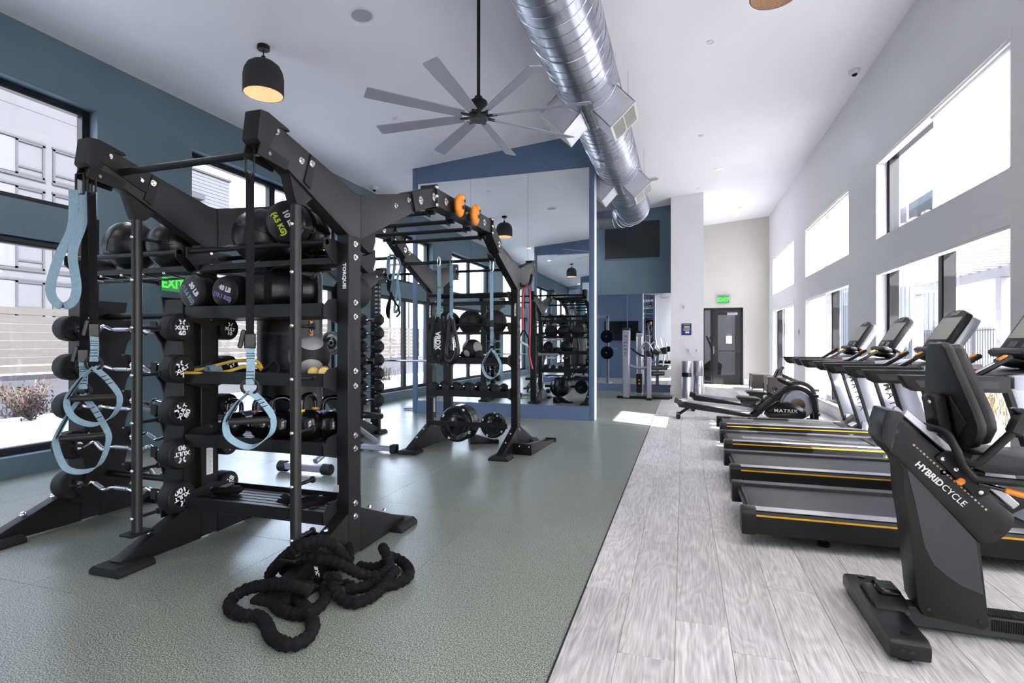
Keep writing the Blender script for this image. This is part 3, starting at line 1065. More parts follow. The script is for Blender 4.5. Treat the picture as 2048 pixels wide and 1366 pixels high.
# ------------------------------------------------------------------ ceiling fan
FX, FY, FZ = -1.90, 4.86, 3.50
fan = thing('ceiling_fan', 'large ceiling fan with eight grey blades on a long black rod', 'fan', (FX, FY, FZ))
MB().lathe([(0, -0.035), (0.082, -0.035), (0.093, -0.02), (0.093, 0.115), (0.083, 0.15), (0.045, 0.175), (0.035, 0.20), (0.0, 0.20)], 36).build('motor_housing', 'steel', fan)
MB().cyl((0, 0, 0.14), (0, 0, ceil_z(FX) - FZ - 0.05), 0.017, n=16).build('down_rod', 'steel', fan)
MB().cyl((0, 0, ceil_z(FX) - FZ - 0.09), (0, 0, ceil_z(FX) - FZ + 0.01), 0.07, n=28, ch=0.006).build('ceiling_canopy', 'steel', fan)
M['fanblade'] = mat('fan_blade_grey', (150, 150, 160), 0.5, 0.1, var=0.03, vscale=5)
bl = MB()
prof = [(0.16, 0.045, 0.10), (0.35, 0.052, 0.085), (0.70, 0.060, 0.06), (1.06, 0.066, 0.045), (1.09, 0.060, 0.04)]
vs, fs = [], []
for x, hw, tw in prof:
    for sy, sz in ((-1, -1), (1, -1), (1, 1), (-1, 1)):
        vs.append((x, sy * hw, sy * hw * math.tan(0.32) * 0.8 + sz * 0.004))
for i in range(len(prof) - 1):
    for k in range(4):
        l = (k + 1) % 4
        fs.append((i * 4 + k, i * 4 + 4 + k, i * 4 + 4 + l, i * 4 + l))
fs += [(0, 1, 2, 3), tuple(range(len(vs) - 4, len(vs)))[::-1]]
bm_ = bl.add(vs, fs).mesh('fan_blade', 'fanblade')
arm_ = MB().box((0.13, 0, 0.0), (0.12, 0.045, 0.012), None, 0.003).mesh('blade_arm', 'steel')
for i in range(8):
    a = -89 + 45 * i
    b = link('fan_blade', bm_, fan, rot=(0, 0, a))
    link('blade_arm', arm_, b)

# ------------------------------------------------------------------ training rig
RX = {'A': -1.94, 'B': -3.07, 'C': -3.07, 'D': -1.94, 'L': -4.19, 'M': -4.215}
Y1, Y2 = 2.80, 6.20
rig = thing('training_rig', 'black steel functional training rig with storage shelves and a monkey bar bridge', 'gym rig', (-2.5, 4.5, 0))
ro = (-2.5, 4.5, 0)
HT = 0.041
bolt_me = MB().cyl((0, 0, 0), (0, 0, 0.004), 0.018, n=14).cyl((0, 0, 0.004), (0, 0, 0.016), 0.011, n=6).mesh('bolt', 'zinc')
def bolt(x, y, z, d, par):
    q = Vector(d).to_track_quat('Z', 'Y').to_euler()
    o = link('bolt', bolt_me, par)
    o.location = (x - ro[0], y - ro[1], z - ro[2])
    o.rotation_euler = q
    return o
def upright(x, yc, front, back, top=2.0):
    p = MB().bb(x - HT, x + HT, yc - 0.065, yc + 0.065, 0.02, top if not (front or back) else 2.0, 0.004)
    u = p.build('upright', 'steel', rig, off=ro)
    for sd_, on in ((-1, front), (1, back)):
        if on:
            if sd_ < 0:
                poly = [(-0.066, 1.945), (0.064, 1.945), (0.064, 2.215), (0.0, 2.215), (-0.735, 2.392), (-0.765, 2.262)]
            else:
                poly = [(0.067, 1.942), (0.067, 2.218), (0.725, 2.400), (0.765, 2.272)]
            poly = [(yc + a, b) for a, b in poly]
            a = MB().prism(poly, 'x', x - HT - 0.001, x + HT + 0.001).build('arm', 'steel2', rig, bev=0.006, off=ro)
            for yy, zz in ((0.66, 2.335), (0.48, 2.25)):
                bolt(x + HT, yc + sd_ * yy, zz, (1, 0, 0), a)
    for sd_ in (-1, 1):
        yt = yc + sd_ * 0.665
        poly = [(yc + sd_ * 0.064, 0.012), (yc + sd_ * 0.064, 0.285), (yc + sd_ * 0.12, 0.262), (yc + sd_ * 0.60, 0.062), (yc + sd_ * 0.60, 0.02)]
        MB().prism(poly if sd_ > 0 else poly[::-1], 'x', x - HT, x + HT).build('leg', 'steel', rig, bev=0.004, off=ro)
        pad = [(x - 0.115, 0.0), (x + 0.115, 0.0), (x + 0.115, 0.025), (x + 0.085, 0.05), (x - 0.085, 0.05), (x - 0.115, 0.025)]
        MB().prism(pad, 'y', min(yc + sd_ * 0.44, yt), max(yc + sd_ * 0.44, yt)).build('foot_pad', 'rubber', rig, bev=0.006, off=ro)
        for yy in (0.22, 0.40):
            bolt(x, yc + sd_ * yy, 0.012 + 0.262 - (yy - 0.12) * 0.4167, (0, sd_ * 0.38, 0.92), u)
    for z in (0.33, 0.25, 0.74, 0.66, 1.13, 1.04, 1.545, 1.46, 1.90, 1.82):
        bolt(x + HT, yc, z, (1, 0, 0), u)
    return u
def cap(x, yc, sd_):
    poly = [(-0.56, 2.368), (-0.58, 2.380), (-0.715, 2.408), (-0.765, 2.402), (-0.785, 2.258), (-0.765, 2.242), (-0.70, 2.25), (-0.64, 2.362)]
    poly = [(yc + (a if sd_ < 0 else -a), b) for a, b in poly]
    c = MB().prism(poly, 'x', x - HT - 0.006, x + HT + 0.006).build('end_cap', 'rubber', rig, bev=0.008, off=ro)
    # hanging bracket under the tip with a pin
    y0 = yc + sd_ * 0.74
    for q in (-1, 1):
        pl = [(y0 - sd_ * -0.02, 2.255), (y0 - sd_ * 0.17, 2.215), (y0 - sd_ * 0.15, 2.165), (y0 - sd_ * 0.05, 2.175), (y0 + sd_ * 0.04, 2.185)]
        MB().prism(pl if sd_ < 0 else pl[::-1], 'x', x + q * 0.042 - 0.004, x + q * 0.042 + 0.004).build('hook_bracket', 'steel', rig, off=ro)
    MB().cyl((x - 0.06, y0 - sd_ * 0.02, 2.205), (x + 0.06, y0 - sd_ * 0.02, 2.205), 0.009).build('hook_pin', 'chrome', rig, off=ro)
for nm, yc, fr, bk in (('A', Y1, 1, 1), ('B', Y1, 1, 1), ('L', Y1, 0, 0), ('C', Y2, 1, 1), ('D', Y2, 1, 1), ('M', Y2, 1, 1)):
    u = upright(RX[nm], yc, fr, bk, 2.22)
    if nm != 'L':
        text('TORQUE!', 0.030, (RX[nm] + 0.012 - ro[0], yc - 0.0655 - ro[1], 1.70), basis((0, 0, -1), (1, 0, 0)), 'white', u, bold=0.0012, sx=1.15, sp=1.05)
for nm, yc, sd_ in (('A', Y1, -1), ('B', Y1, -1), ('C', Y2, 1), ('D', Y2, 1), ('M', Y2, -1), ('M', Y2, 1)):
    cap(RX[nm], yc, sd_)
# small weld badge and warning label on the uprights
mb = MB().bb(-2.005, -1.965, Y1 - 0.0665, Y1 - 0.0655, 0.405, 0.45)
mb.build('maker_label', 'grey_dev', rig, off=ro)
for nm, yc in (('B', Y1), ('C', Y2)):
    x = RX[nm] + HT
    l = MB().bb(x, x + 0.001, yc - 0.025, yc + 0.025, 0.42, 0.62).build('warning_label', 'device', rig, off=ro)
    MB().bb(x + 0.001, x + 0.0015, yc - 0.025, yc + 0.025, 0.60, 0.62).build('orange_header', 'orange', l, off=ro)
    mb = MB()
    for i in range(14):
        mb.bb(x + 0.001, x + 0.0014, yc - 0.02, yc + 0.02 - (i % 3) * 0.006, 0.435 + i * 0.011, 0.439 + i * 0.011)
    mb.build('label_print', 'grey_dev', l, off=ro, kind='stuff')
# bridge rails, plates and rungs
def rail(x):
    pts = [(3.52, 2.335), (3.885, 2.47), (5.185, 2.50), (5.475, 2.325)]
    h = 0.072
    for (ya, za), (yb, zb) in zip(pts, pts[1:]):
        d = Vector((0, yb - ya, zb - za))
        L = d.length
        an = math.degrees(math.atan2(zb - za, yb - ya))
        MB().box((x, (ya + yb) / 2, (za + zb) / 2), (0.115, L, 2 * h), (an, 0, 0), 0.004).build('bridge_rail', 'steel', rig, off=ro)
    for ya, za in pts[1:3]:
        MB().box((x, ya, za), (0.15, 0.018, 0.19), (4 if ya < 4.5 else -14, 0, 0), 0.003).build('joint_plate', 'steel2', rig, off=ro)
        for zz in (-0.07, 0, 0.07):
            MB().sphere((x + 0.068, ya - 0.012, za + zz), 0.016, 12, 8).build('cap_nut', 'zinc', rig, off=ro)
    r0 = None
    for i in range(9):
        yy = 3.62 + i * 0.225
        if yy < 3.885:
            zz = 2.335 + (yy - 3.52) / 0.365 * 0.135
        elif yy < 5.185:
            zz = 2.47 + (yy - 3.885) / 1.3 * 0.03
        else:
            zz = 2.50 - (yy - 5.185) / 0.29 * 0.175
        MB().lathe([(0.0, 0.0), (0.030, 0.0), (0.032, 0.003), (0.0, 0.005)], 16, (x + 0.058, yy, zz), basis((0, 1, 0), (0, 0, 1))).cyl((x + 0.058, yy, zz), (x + 0.075, yy, zz), 0.012, n=6).build('hole_washer', 'zinc', rig, off=ro)
for nm in ('A', 'B'):
    rail(RX[nm])
for y, z in ((3.70, 2.33), (3.98, 2.37), (4.37, 2.38), (4.76, 2.39), (5.15, 2.39), (5.44, 2.20)):
    MB().tube([(RX['B'], y, z), (RX['A'], y, z)], 0.019, 12).build('rung', 'steel', rig, off=ro)
    for nm in ('A', 'B'):
        s_ = 1 if nm == 'A' else -1
        MB().prism([(y - 0.06, z + 0.055), (y - 0.03, z - 0.03), (y + 0.03, z - 0.03), (y + 0.06, z + 0.055)][::-1], 'x', RX[nm] - s_ * 0.064, RX[nm] - s_ * 0.054).build('rung_bracket', 'steel', rig, off=ro)
# pull-up bars between arm tips
def pullbar(x0, x1, y, z, r=0.019):
    MB().tube([(x0, y, z), (x1, y, z)], r, 14).build('pull_up_bar', 'steel', rig, off=ro)
pullbar(RX['B'], RX['A'], Y1 - 0.60, 2.262)
pullbar(RX['C'], RX['D'], Y2 + 0.72, 2.30)
pullbar(RX['M'], RX['C'], Y2 + 0.72, 2.30)
pullbar(RX['M'], RX['C'], Y2 - 0.74, 2.28)
for x, y in ((RX['B'], Y1 - 0.60),):
    MB().prism([(y - 0.13, 2.345), (y + 0.16, 2.25), (y + 0.17, 2.19), (y + 0.13, 2.19), (y - 0.16, 2.31)], 'x', x + HT, x + HT + 0.008).build('bar_bracket', 'steel', rig, off=ro)
# strap posts under the front arms with pegs
def strap_post(x, y, z0, z1):
    MB().tube([(x, y, z0), (x, y, z1)], 0.028, 20).build('strap_post', 'steel2', rig, off=ro)
    MB().bb(x - 0.05, x + 0.05, y - 0.07, y + 0.07, z0 - 0.012, z0 + 0.004, 0.003).build('base_plate', 'steel', rig, off=ro)
    MB().prism([(y - 0.10, z1 + 0.05), (y + 0.13, z1 - 0.055), (y + 0.03, z1 - 0.14), (y - 0.03, z1 - 0.14), (y - 0.05, z1 - 0.09)][::-1], 'x', x - 0.03, x + 0.03).build('post_bracket', 'steel', rig, bev=0.003, off=ro)
    MB().prism([(y + 0.005, z1 - 0.02), (y + 0.055, z1 - 0.045), (y + 0.10, z1 + 0.10), (y + 0.06, z1 + 0.14)], 'x', x + HT + 0.002, x + HT + 0.010).build('clamp_plate', 'steel', rig, off=ro)
    bolt(x + HT + 0.01, y + 0.06, z1 + 0.09, (1, 0, 0), rig)
    for z in (0.27, 0.55, 0.83, 1.11, 1.39, 1.67, 1.92):
        p = MB().cyl((x, y + 0.02, z), (x, y + 0.135, z), 0.010, n=12).cyl((x, y + 0.128, z), (x, y + 0.142, z), 0.019, n=14, ch=0.003).build('peg', 'steel', rig, off=ro)
        MB().sphere((x, y - 0.030, z), 0.011, 10, 6).build('peg_bolt', 'zinc', p, off=ro)
strap_post(RX['A'], 2.33, 0.185, 2.165)
strap_post(RX['B'], 2.33, 0.185, 2.165)
# storage levels
def tray(xa, xb, yc, z, hd=0.19, slats=7):
    y0, y1 = yc - hd, yc + hd
    fr = MB().bb(xa, xb, y0, y0 + 0.008, z - 0.055, z + 0.022, 0.002).bb(xa, xb, y1 - 0.008, y1, z - 0.055, z + 0.022, 0.002)
    fr.bb(xa, xb, y0 + 0.008, y1 - 0.008, z - 0.05, z - 0.044)
    tr = fr.build('shelf_tray', 'steel', rig, off=ro)
    w_ = (2 * hd - 0.03) / slats
    for i in range(slats):
        yy = y0 + 0.015 + w_ * (i + 0.5)
        MB().bb(xa + 0.01, xb - 0.01, yy - w_ / 2 + 0.004, yy + w_ / 2 - 0.004, z - 0.018, z - 0.004, 0.003).build('shelf_slat', 'steel', tr, off=ro)
    for x, s_ in ((xa, 1), (xb, -1)):
        pl = [(yc - 0.03, z - 0.10), (yc + 0.03, z - 0.10), (y1, z - 0.055), (y1, z + 0.0), (y1 - 0.05, z + 0.045), (yc, z + 0.065), (y0 + 0.05, z + 0.045), (y0, z + 0.0), (y0, z - 0.055)]
        MB().prism(pl, 'x', x, x + s_ * 0.008).build('shelf_bracket', 'steel2', rig, off=ro)
def ball_rack(xa, xb, yc, z, hd=0.155):
    for sd_ in (-1, 1):
        MB().tube([(xa, yc + sd_ * hd, z + 0.02), (xb, yc + sd_ * hd, z + 0.02)], 0.017, 14).build('ball_rail', 'steel', rig, off=ro)
        MB().bb(xa, xb, yc + sd_ * 0.085 - 0.005, yc + sd_ * 0.085 + 0.005, z - 0.095, z - 0.06).build('lower_rail', 'steel', rig, off=ro)
    for x, s_ in ((xa, 1), (xb, -1)):
        pl = [(yc - 0.09, z - 0.10), (yc + 0.09, z - 0.10), (yc + hd + 0.025, z - 0.02), (yc + hd + 0.025, z + 0.045), (yc - hd - 0.025, z + 0.045), (yc - hd - 0.025, z - 0.02)]
        MB().prism(pl, 'x', x, x + s_ * 0.008).build('rack_bracket', 'steel2', rig, off=ro)
XA0, XB0 = RX['A'] - HT, RX['B'] + HT
for z in (0.30, 0.70, 1.10, 1.51):
    tray(XB0, XA0, Y1, z)
ball_rack(XB0, XA0, Y1, 1.87)
ball_rack(RX['L'] + HT, RX['B'] - HT, Y1, 1.87)
for z in (0.70, 1.10):
    tray(XB0, XA0, Y2, z)
ball_rack(XB0, XA0, Y2, 1.50)
ball_rack(XB0, XA0, Y2, 1.87)
# plate bar near the floor of the far bay
pb = MB().bb(XB0, XA0, Y2 - 0.215, Y2 - 0.195, 0.285, 0.345, 0.003).build('plate_bar', 'steel', rig, off=ro)
for x in (-2.635, -2.17):
    MB().cyl((x, Y2 - 0.22, 0.315), (x, Y2 + 0.10, 0.315), 0.022, n=16).build('plate_peg', 'steel2', rig, off=ro)
# band-peg plate under the ball rack of the left bay
mb = MB().bb(RX['L'] + HT, RX['B'] - HT, Y1 - 0.02, Y1 + 0.02, 1.735, 1.745)
mb.build('peg_plate', 'steel', rig, off=ro)
for i in range(5):
    x = RX['L'] + 0.20 + i * 0.19
    p = MB().cyl((x, Y1 - 0.02, 1.74), (x - 0.0, Y1 - 0.16, 1.755), 0.006).build('band_peg', 'chrome', rig, off=ro)
    MB().sphere((x, Y1 - 0.165, 1.756), 0.012, 10, 6).build('peg_tip', 'zinc', p, off=ro)
# barbell holders: plates with open saddles front and back
BZ = [1.40, 1.135, 0.868, 0.595, 0.325]
def holder(x, s_):
    yc = Y1 - 0.02
    w_ = 0.155
    prof = [(w_, 0.16)]
    for z in BZ[::-1]:
        prof += [(w_ + 0.0, z - 0.10), (w_ + 0.050, z - 0.03), (w_ + 0.055, z + 0.035), (w_ + 0.036, z + 0.035), (w_ + 0.012, z + 0.0), (w_ - 0.02, z + 0.05), (w_ - 0.02, z + 0.09)]
    prof.append((w_, 1.60))
    poly = [(yc + a, b) for a, b in prof] + [(yc - a, b) for a, b in prof[::-1]]
    h = MB().prism(poly, 'x', x - 0.006, x + 0.006).build('barbell_holder', 'steel', rig, off=ro)
    MB().bb(min(x, x - s_ * 0.17), max(x, x - s_ * 0.17), yc - 0.14, yc + 0.14, 0.18, 1.585, 0.006).build('holder_column', 'steel', rig, off=ro)
    for z in BZ:
        for sd_ in (-1, 1):
            MB().box((x, yc + sd_ * (w_ + 0.052), z + 0.005), (0.05, 0.010, 0.07), None, 0.003).build('saddle_lip', 'rubber', h, off=ro)
            MB().sphere((x + s_ * 0.006, yc + sd_ * (w_ - 0.035), z + 0.075), 0.009, 8, 6).build('rivet', 'zinc', h, off=ro)
holder(-3.97, 1)
holder(-3.245, -1)
for z in (1.49, 0.36):
    MB().tube([(-3.97, Y1, z), (-3.24, Y1, z)], 0.022, 12).build('tie_bar', 'steel', rig, off=ro)
# dumbbell tower and squat upright on the far left leg
MB().bb(-4.30, -4.17, 6.725, 6.795, 0.02, 2.20, 0.003).build('squat_upright', 'steel', rig, off=ro)
mb = MB()
for i in range(30):
    z = 0.35 + i * 0.06
    mb.bb(-4.22, -4.18, 6.715, 6.726, z, z + 0.025)
    mb.bb(-4.1705, -4.168, 6.745, 6.775, z, z + 0.025)
mb.build('numbered_holes', 'grey_dev', rig, off=ro, kind='stuff')
MB().bb(-3.15, -3.03, 6.725, 6.795, 0.02, 2.20, 0.003).build('squat_upright', 'steel', rig, off=ro)
for x in (-4.235, -3.09):
    MB().prism([(6.71, 1.0), (6.71, 1.12), (6.695, 1.12), (6.695, 1.03), (6.63, 1.03), (6.63, 1.09), (6.615, 1.09), (6.615, 1.0)], 'x', x - 0.05, x + 0.05).build('bar_cup', 'steel2', rig, off=ro)
MB().bb(-4.37, -4.33, 6.36, 6.60, 0.05, 1.72, 0.004).build('dumbbell_tower', 'steel', rig, off=ro)
# pair of curved rubber hooks on the rear of the near right upright
for z in (1.93, 1.80):
    pl = [(2.865, z), (2.865, z + 0.05), (2.93, z + 0.05), (3.0, z + 0.075), (3.055, z + 0.11), (3.06, z + 0.03), (3.03, z - 0.04), (2.98, z - 0.055), (2.92, z - 0.03)]
    MB().prism(pl, 'x', -1.965, -1.915).build('rubber_hook', 'rubber', rig, bev=0.006, off=ro)
# climbing holds
for y in (4.24, 4.60):
    h = MB().sphere((RX['A'] + 0.105, y, 2.475), 0.062, 22, 14, (0.62, 1.1, 1.5), (14, 0, 0))
    h.sphere((RX['A'] + 0.115, y + 0.012, 2.545), 0.045, 16, 10, (0.8, 1.0, 0.8))
    h.build('climbing_hold', 'orange', rig, off=ro)
    MB().sphere((RX['A'] + 0.150, y - 0.01, 2.46), 0.012, 10, 6, (0.4, 1, 1.6)).sphere((RX['A'] + 0.150, y + 0.02, 2.52), 0.012, 10, 6, (0.4, 1, 1.3)).build('hold_bolt', 'steel', rig, off=ro)
# ------------------------------------------------------------------ fixed curl bars
def curl_bar(loc, wt, rotx, label, group, hr=0.095, back=False):
    t = thing('curl_barbell', label, 'barbell', loc, (rotx, 0, 0), group)
    pts = [(-0.43, 0, 0), (-0.335, 0, 0), (-0.245, 0, -0.038), (-0.165, 0, 0.018), (-0.075, 0, -0.012), (0.075, 0, -0.012), (0.165, 0, 0.018), (0.245, 0, -0.038), (0.335, 0, 0), (0.43, 0, 0)]
    sp = []
    for a, b in zip(pts, pts[1:]):
        a, b = Vector(a), Vector(b)
        sp += [a.lerp(b, 0.08), a.lerp(b, 0.5), a.lerp(b, 0.92)]
    MB().tube([pts[0]] + sp + [pts[-1]], 0.0125, 12).build('bar', 'chrome', t)
    for i in (2, 4, 6):
        a, b = Vector(pts[i]), Vector(pts[i + 1])
        MB().cyl(a.lerp(b, 0.14), a.lerp(b, 0.86), 0.0145, n=14, ch=0.002).build('knurled_grip', 'brushed', t)
    for s in (-1, 1):
        q = basis((0, 1, 0), (0, 0, 1)) if s > 0 else basis((0, -1, 0), (0, 0, 1))
        pr = [(0, 0), (hr * 0.90, 0), (hr * 0.98, 0.008), (hr, 0.02), (hr, 0.085), (hr * 0.97, 0.098), (hr * 0.90, 0.104), (hr * 0.63, 0.104), (hr * 0.61, 0.100), (0, 0.100)]
        h = MB().lathe(pr, 40, (s * 0.43, 0, 0), q).build('end_weight', 'rubber', t)
        MB().cyl((s * 0.395, 0, 0), (s * 0.432, 0, 0), 0.026, n=20).build('collar', 'chrome', h)
        d = MB().cyl((s * 0.529, 0, 0), (s * 0.5315, 0, 0), hr * 0.59, n=36).build('face_disc', 'gloss', h)
        ring_ = MB().lathe([(hr * 0.59, 0), (hr * 0.61, 0.0012), (hr * 0.63, 0)], 36, (s * 0.5335 - 0.0005 * s, 0, 0), q)
        ring_.build('face_ring', 'darkgrey', h)
        if s > 0:
            bx = basis((0, 1, 0), (0, 0, 1))
            mb = MB()
            for k in (1, -1):
                for P in ([(0.003, 0.001), (0.027, 0.032), (0.029, 0.016), (0.017, 0.001)], [(0.003, -0.003), (0.016, -0.003), (0.021, -0.018), (0.010, -0.014)]):
                    P = [(k * a * hr / 0.10, (b + 0.036) * hr / 0.10) for a, b in P]
                    mb.prism(P[::-1] if k > 0 else P, 'x', 0.5316, 0.5325)
            mb.build('emblem', 'white', h)
            text('XULT', 0.036 * hr / 0.095, (0.5318, 0, -0.004), bx, 'white', h, bold=0.0014, sx=1.15)
            text(wt, 0.046 * hr / 0.095, (0.5318, 0, -0.042 * hr / 0.095), bx, 'white', h, bold=0.0016, sx=1.2)
    return t
BXC = -3.558
FR = [('60', 0, 'front curl barbell on top, number 60 upright', 0.088), ('70', 28, 'front curl barbell, second from top, tilted logo behind the yellow tube', 0.091), ('80', 62, 'front curl barbell number 80, third from top, logo turned sideways', 0.094), ('90', 180, 'front curl barbell number 90, upside down', 0.097), ('100', 197, 'front curl barbell number 100, lowest on the rack', 0.10)]
for z, (w_, a, lab, hr) in zip(BZ, FR):
    curl_bar((BXC, 2.592, z), w_, a, 'black round-headed ' + lab, 'curl barbells on the upright rack', hr)
BK = [('10', -8, 'highest'), ('20', 24, 'second highest'), ('40', 35, 'middle, number 40'), ('30', 200, 'second lowest'), ('50', 150, 'lowest')]
for z, (w_, a, lab) in zip(BZ, BK):
    curl_bar((BXC, 2.968, z), w_, a, 'black curl barbell on the rear side of the rack, ' + lab, 'curl barbells on the upright rack', 0.078)

# ------------------------------------------------------------------ kettlebells
def kettlebell(loc, rz, band, label, s):
    t = thing('kettlebell', label, 'kettlebell', loc, (0, 0, rz), 'kettlebells on the steel shelf')
    r = 0.098 * s
    pr = [(0, 0.0), (r * 0.62, 0.0), (r * 0.80, r * 0.14), (r * 0.96, r * 0.5), (r, r * 0.92), (r * 0.93, r * 1.35), (r * 0.74, r * 1.70), (r * 0.45, r * 1.90), (0, r * 1.97)]
    MB().lathe(pr, 32).build('bell', 'gloss', t)
    zb = r * 1.72
    a = r * 0.60
    hp = spline([(-a, 0, zb - 0.01), (-a * 1.08, 0, zb + r * 0.45), (-a * 0.98, 0, zb + r * 0.86), (-a * 0.55, 0, zb + r * 1.10), (0, 0, zb + r * 1.15), (a * 0.55, 0, zb + r * 1.10), (a * 0.98, 0, zb + r * 0.86), (a * 1.08, 0, zb + r * 0.45), (a, 0, zb - 0.01)], 4)
    MB().tube(hp, 0.0185 * s, 14).build('handle', 'gloss', t)
    mb = MB()
    for k in (-1, 1):
        mb.cyl((k * a * 1.06, 0, zb + r * 0.16), (k * a * 1.08, 0, zb + r * 0.30), 0.0205 * s, n=16)
    mb.build('colour_band', band, t)
for x, y, rz, b, lab, s in ((-2.80, 2.78, 80, 'bluegrey', 'small black kettlebell behind the hanging blue strap handle', 0.86), (-2.60, 2.82, 50, 'pink', 'black kettlebell with rose bands on its handle', 0.92),
                            (-2.43, 2.79, 40, 'bluegrey', 'black kettlebell with blue-grey bands left of the strap post', 0.98), (-2.235, 2.80, 88, 'yellow_line', 'black kettlebell with a yellow band', 1.06), (-2.125 + 0.005, 2.67, 30, 'lilac', 'black kettlebell with lilac bands beside the steel upright', 1.0)):
    if b == 'lilac':
        x, y = -2.10, 2.86
    kettlebell((x, y, 0.697), rz, b, lab, s * 0.93)

# ------------------------------------------------------------------ balls and bags
def ball(name, loc, r, m, label, group=None, seams=True, rot=(0, 0, 0), panels=None, rough=False):
    t = thing(name, label, 'ball', loc, rot, group)
    MB().sphere((0, 0, 0), r, 40, 24).build('ball_body', m, t)
    if seams:
        mb = MB()
        for k in range(3):
            a = PI * k / 3
            P = [Vector((math.cos(a) * math.cos(q), math.sin(a) * math.cos(q), math.sin(q))) * (r + 0.0005) for q in [2 * PI * i / 40 for i in range(40)]]
            mb.tube(P, 0.0016, 5, closed=True)
        P = [Vector((math.cos(q), math.sin(q), 0)) * (r + 0.0005) for q in [2 * PI * i / 40 for i in range(40)]]
        mb.tube(P, 0.0016, 5, closed=True)
        mb.build('seam', 'gloss', t)
    if panels:
        for d, sz in panels:
            d = Vector(d).normalized()
            q = d.to_track_quat('Z', 'Y').to_matrix()
            n = 10
            prof = [(0, r + 0.003)] + [((r + 0.003) * math.sin(sz * i / n), (r + 0.003) * math.cos(sz * i / n)) for i in range(1, n + 1)] + [(r * 0.97 * math.sin(sz), r * 0.97 * math.cos(sz))]
            MB().lathe(prof[::-1], 24, (0, 0, 0), q).build('grey_panel', 'grey_ball', t)
    return t
ball('medicine_ball', (-3.73, 2.80, 1.985), 0.178, 'vinyl', 'large shiny black soft medicine ball on the upper left rails', 'soft medicine balls on the top rails', rot=(25, 10, 30))
ball('medicine_ball', (-3.345, 2.80, 1.965), 0.165, 'vinyl', 'black soft medicine ball on top rails touching the steel arm', 'soft medicine balls on the top rails', rot=(5, 0, 10))
bb_ = ball('medicine_ball', (-2.59, 2.80, 1.985), 0.178, 'vinyl', 'big black soft medicine ball behind the hanging black strap', 'soft medicine balls on the top rails', rot=(0, 20, 40))
for x, r_, lab, pn in ((-2.83, 0.150, 'left', None), (-2.525, 0.155, 'middle', None), (-2.215, 0.155, 'right', None)):
    ball('slam_ball', (x, 6.20, 1.555), r_, 'rubber', 'matt black slam ball on the far rack rails, %s of three' % lab, 'slam balls on the far rails', False)
ball('rubber_medicine_ball', (-2.225, 2.80, 1.098 + 0.122), 0.122, 'rubber', 'black rubber medicine ball with grey panels on the near shelf', None, False, panels=[((-0.7, -0.7, 0.0), 0.34), ((0.5, -0.5, 0.95), 0.62), ((0.55, -0.6, -0.75), 0.60)])
ball('rubber_medicine_ball', (-2.505, 6.20, 1.098 + 0.125), 0.125, 'rubber', 'black and grey medicine ball in the middle of the far shelf', None, False, panels=[((-0.3, -0.9, -0.45), 0.36), ((0.85, -0.5, 0.25), 0.55), ((-0.75, -0.4, 0.6), 0.55)])
ball('rubber_medicine_ball', (-2.90, 6.17, 1.098 + 0.118), 0.118, 'rubber', 'medicine ball with a pale grey side, left on the far shelf behind the hanging bags', None, False, panels=[((-0.5, -0.8, -0.35), 0.62)])
ball('slam_ball', (-2.055, 3.005, 1.508 + 0.12), 0.12, 'rubber', 'small textured black slam ball squeezed against the near upright', None, False)

def sandbag(loc, rot, r, L, label, l1, l2, c2, flat=0.9, group='fitness bags on the near shelves'):
    t = thing('fitness_bag', label, 'sandbag', loc, rot, group)
    n = 14
    pr = [(0, 0), (r * 0.80, 0.0), (r * 0.93, 0.012), (r, 0.045)]
    for i in range(1, 9):
        pr.append((r * (1 - 0.03 * math.sin(i * 1.7)), 0.045 + (L - 0.09) * i / 9))
    pr += [(r, L - 0.045), (r * 0.9, L - 0.01), (r * 0.75, L), (0, L)]
    m = MB().lathe(pr, 32, (0, 0, 0), basis((1, 0, 0), (0, 0, 1)))
    m.v = [(a, b, c * flat) for a, b, c in m.v]
    m.xf(None, (0, L / 2, 0))
    # bag axis runs along -y to +y; its printed end faces -y
    m.build('bag_body', 'vinyl', t)
    for yy in (-L * 0.22, L * 0.22):
        P = [Vector(((r + 0.004) * math.cos(q), yy, (r + 0.004) * flat * math.sin(q))) for q in [2 * PI * i / 36 for i in range(36)]]
        MB().ribbon(P + [P[0]], 0.045, 0.004, (0, 1, 0)).build('webbing_band', 'cloth', t)
    hp = spline([(r * 0.5, -L * 0.22, r * flat * 0.86), (r * 0.62, -L * 0.12, r * flat + 0.015), (r * 0.62, L * 0.12, r * flat + 0.015), (r * 0.5, L * 0.22, r * flat * 0.86)], 6)
    MB().ribbon(hp, 0.035, 0.006, (1, 0, 0)).build('carry_handle', 'cloth', t)
    bx = basis((1, 0, 0), (0, 0, 1))
    text(l1, r * 0.38, (0, -L / 2 - 0.001, r * 0.18), bx, 'white', t, bold=0.002, sx=0.95)
    text(l2, r * 0.33, (0, -L / 2 - 0.001, -r * 0.30), bx, c2, t, bold=0.002, sx=0.95)
    return t
sandbag((-2.30, 2.80, 2.02), (0, 62, 18), 0.135, 0.44, 'black fitness bag marked 10 LB on the top rails', '10 LB', '(4.5 KG)', 'lime', 0.95)
sandbag((-3.00, 2.83, 1.515 + 0.115), (0, 55, 2), 0.118, 0.40, 'black fitness bag marked 30 LB at the left end of its shelf', '30 LB', '(13.6 KG)', 'strap_blue', 1.0)
sandbag((-2.745, 2.83, 1.515 + 0.105), (0, 20, 4), 0.108, 0.40, 'black fitness bag marked 40 LB in the middle of its shelf', '40 LB', '(18.1 KG)', 'lilac', 1.0)
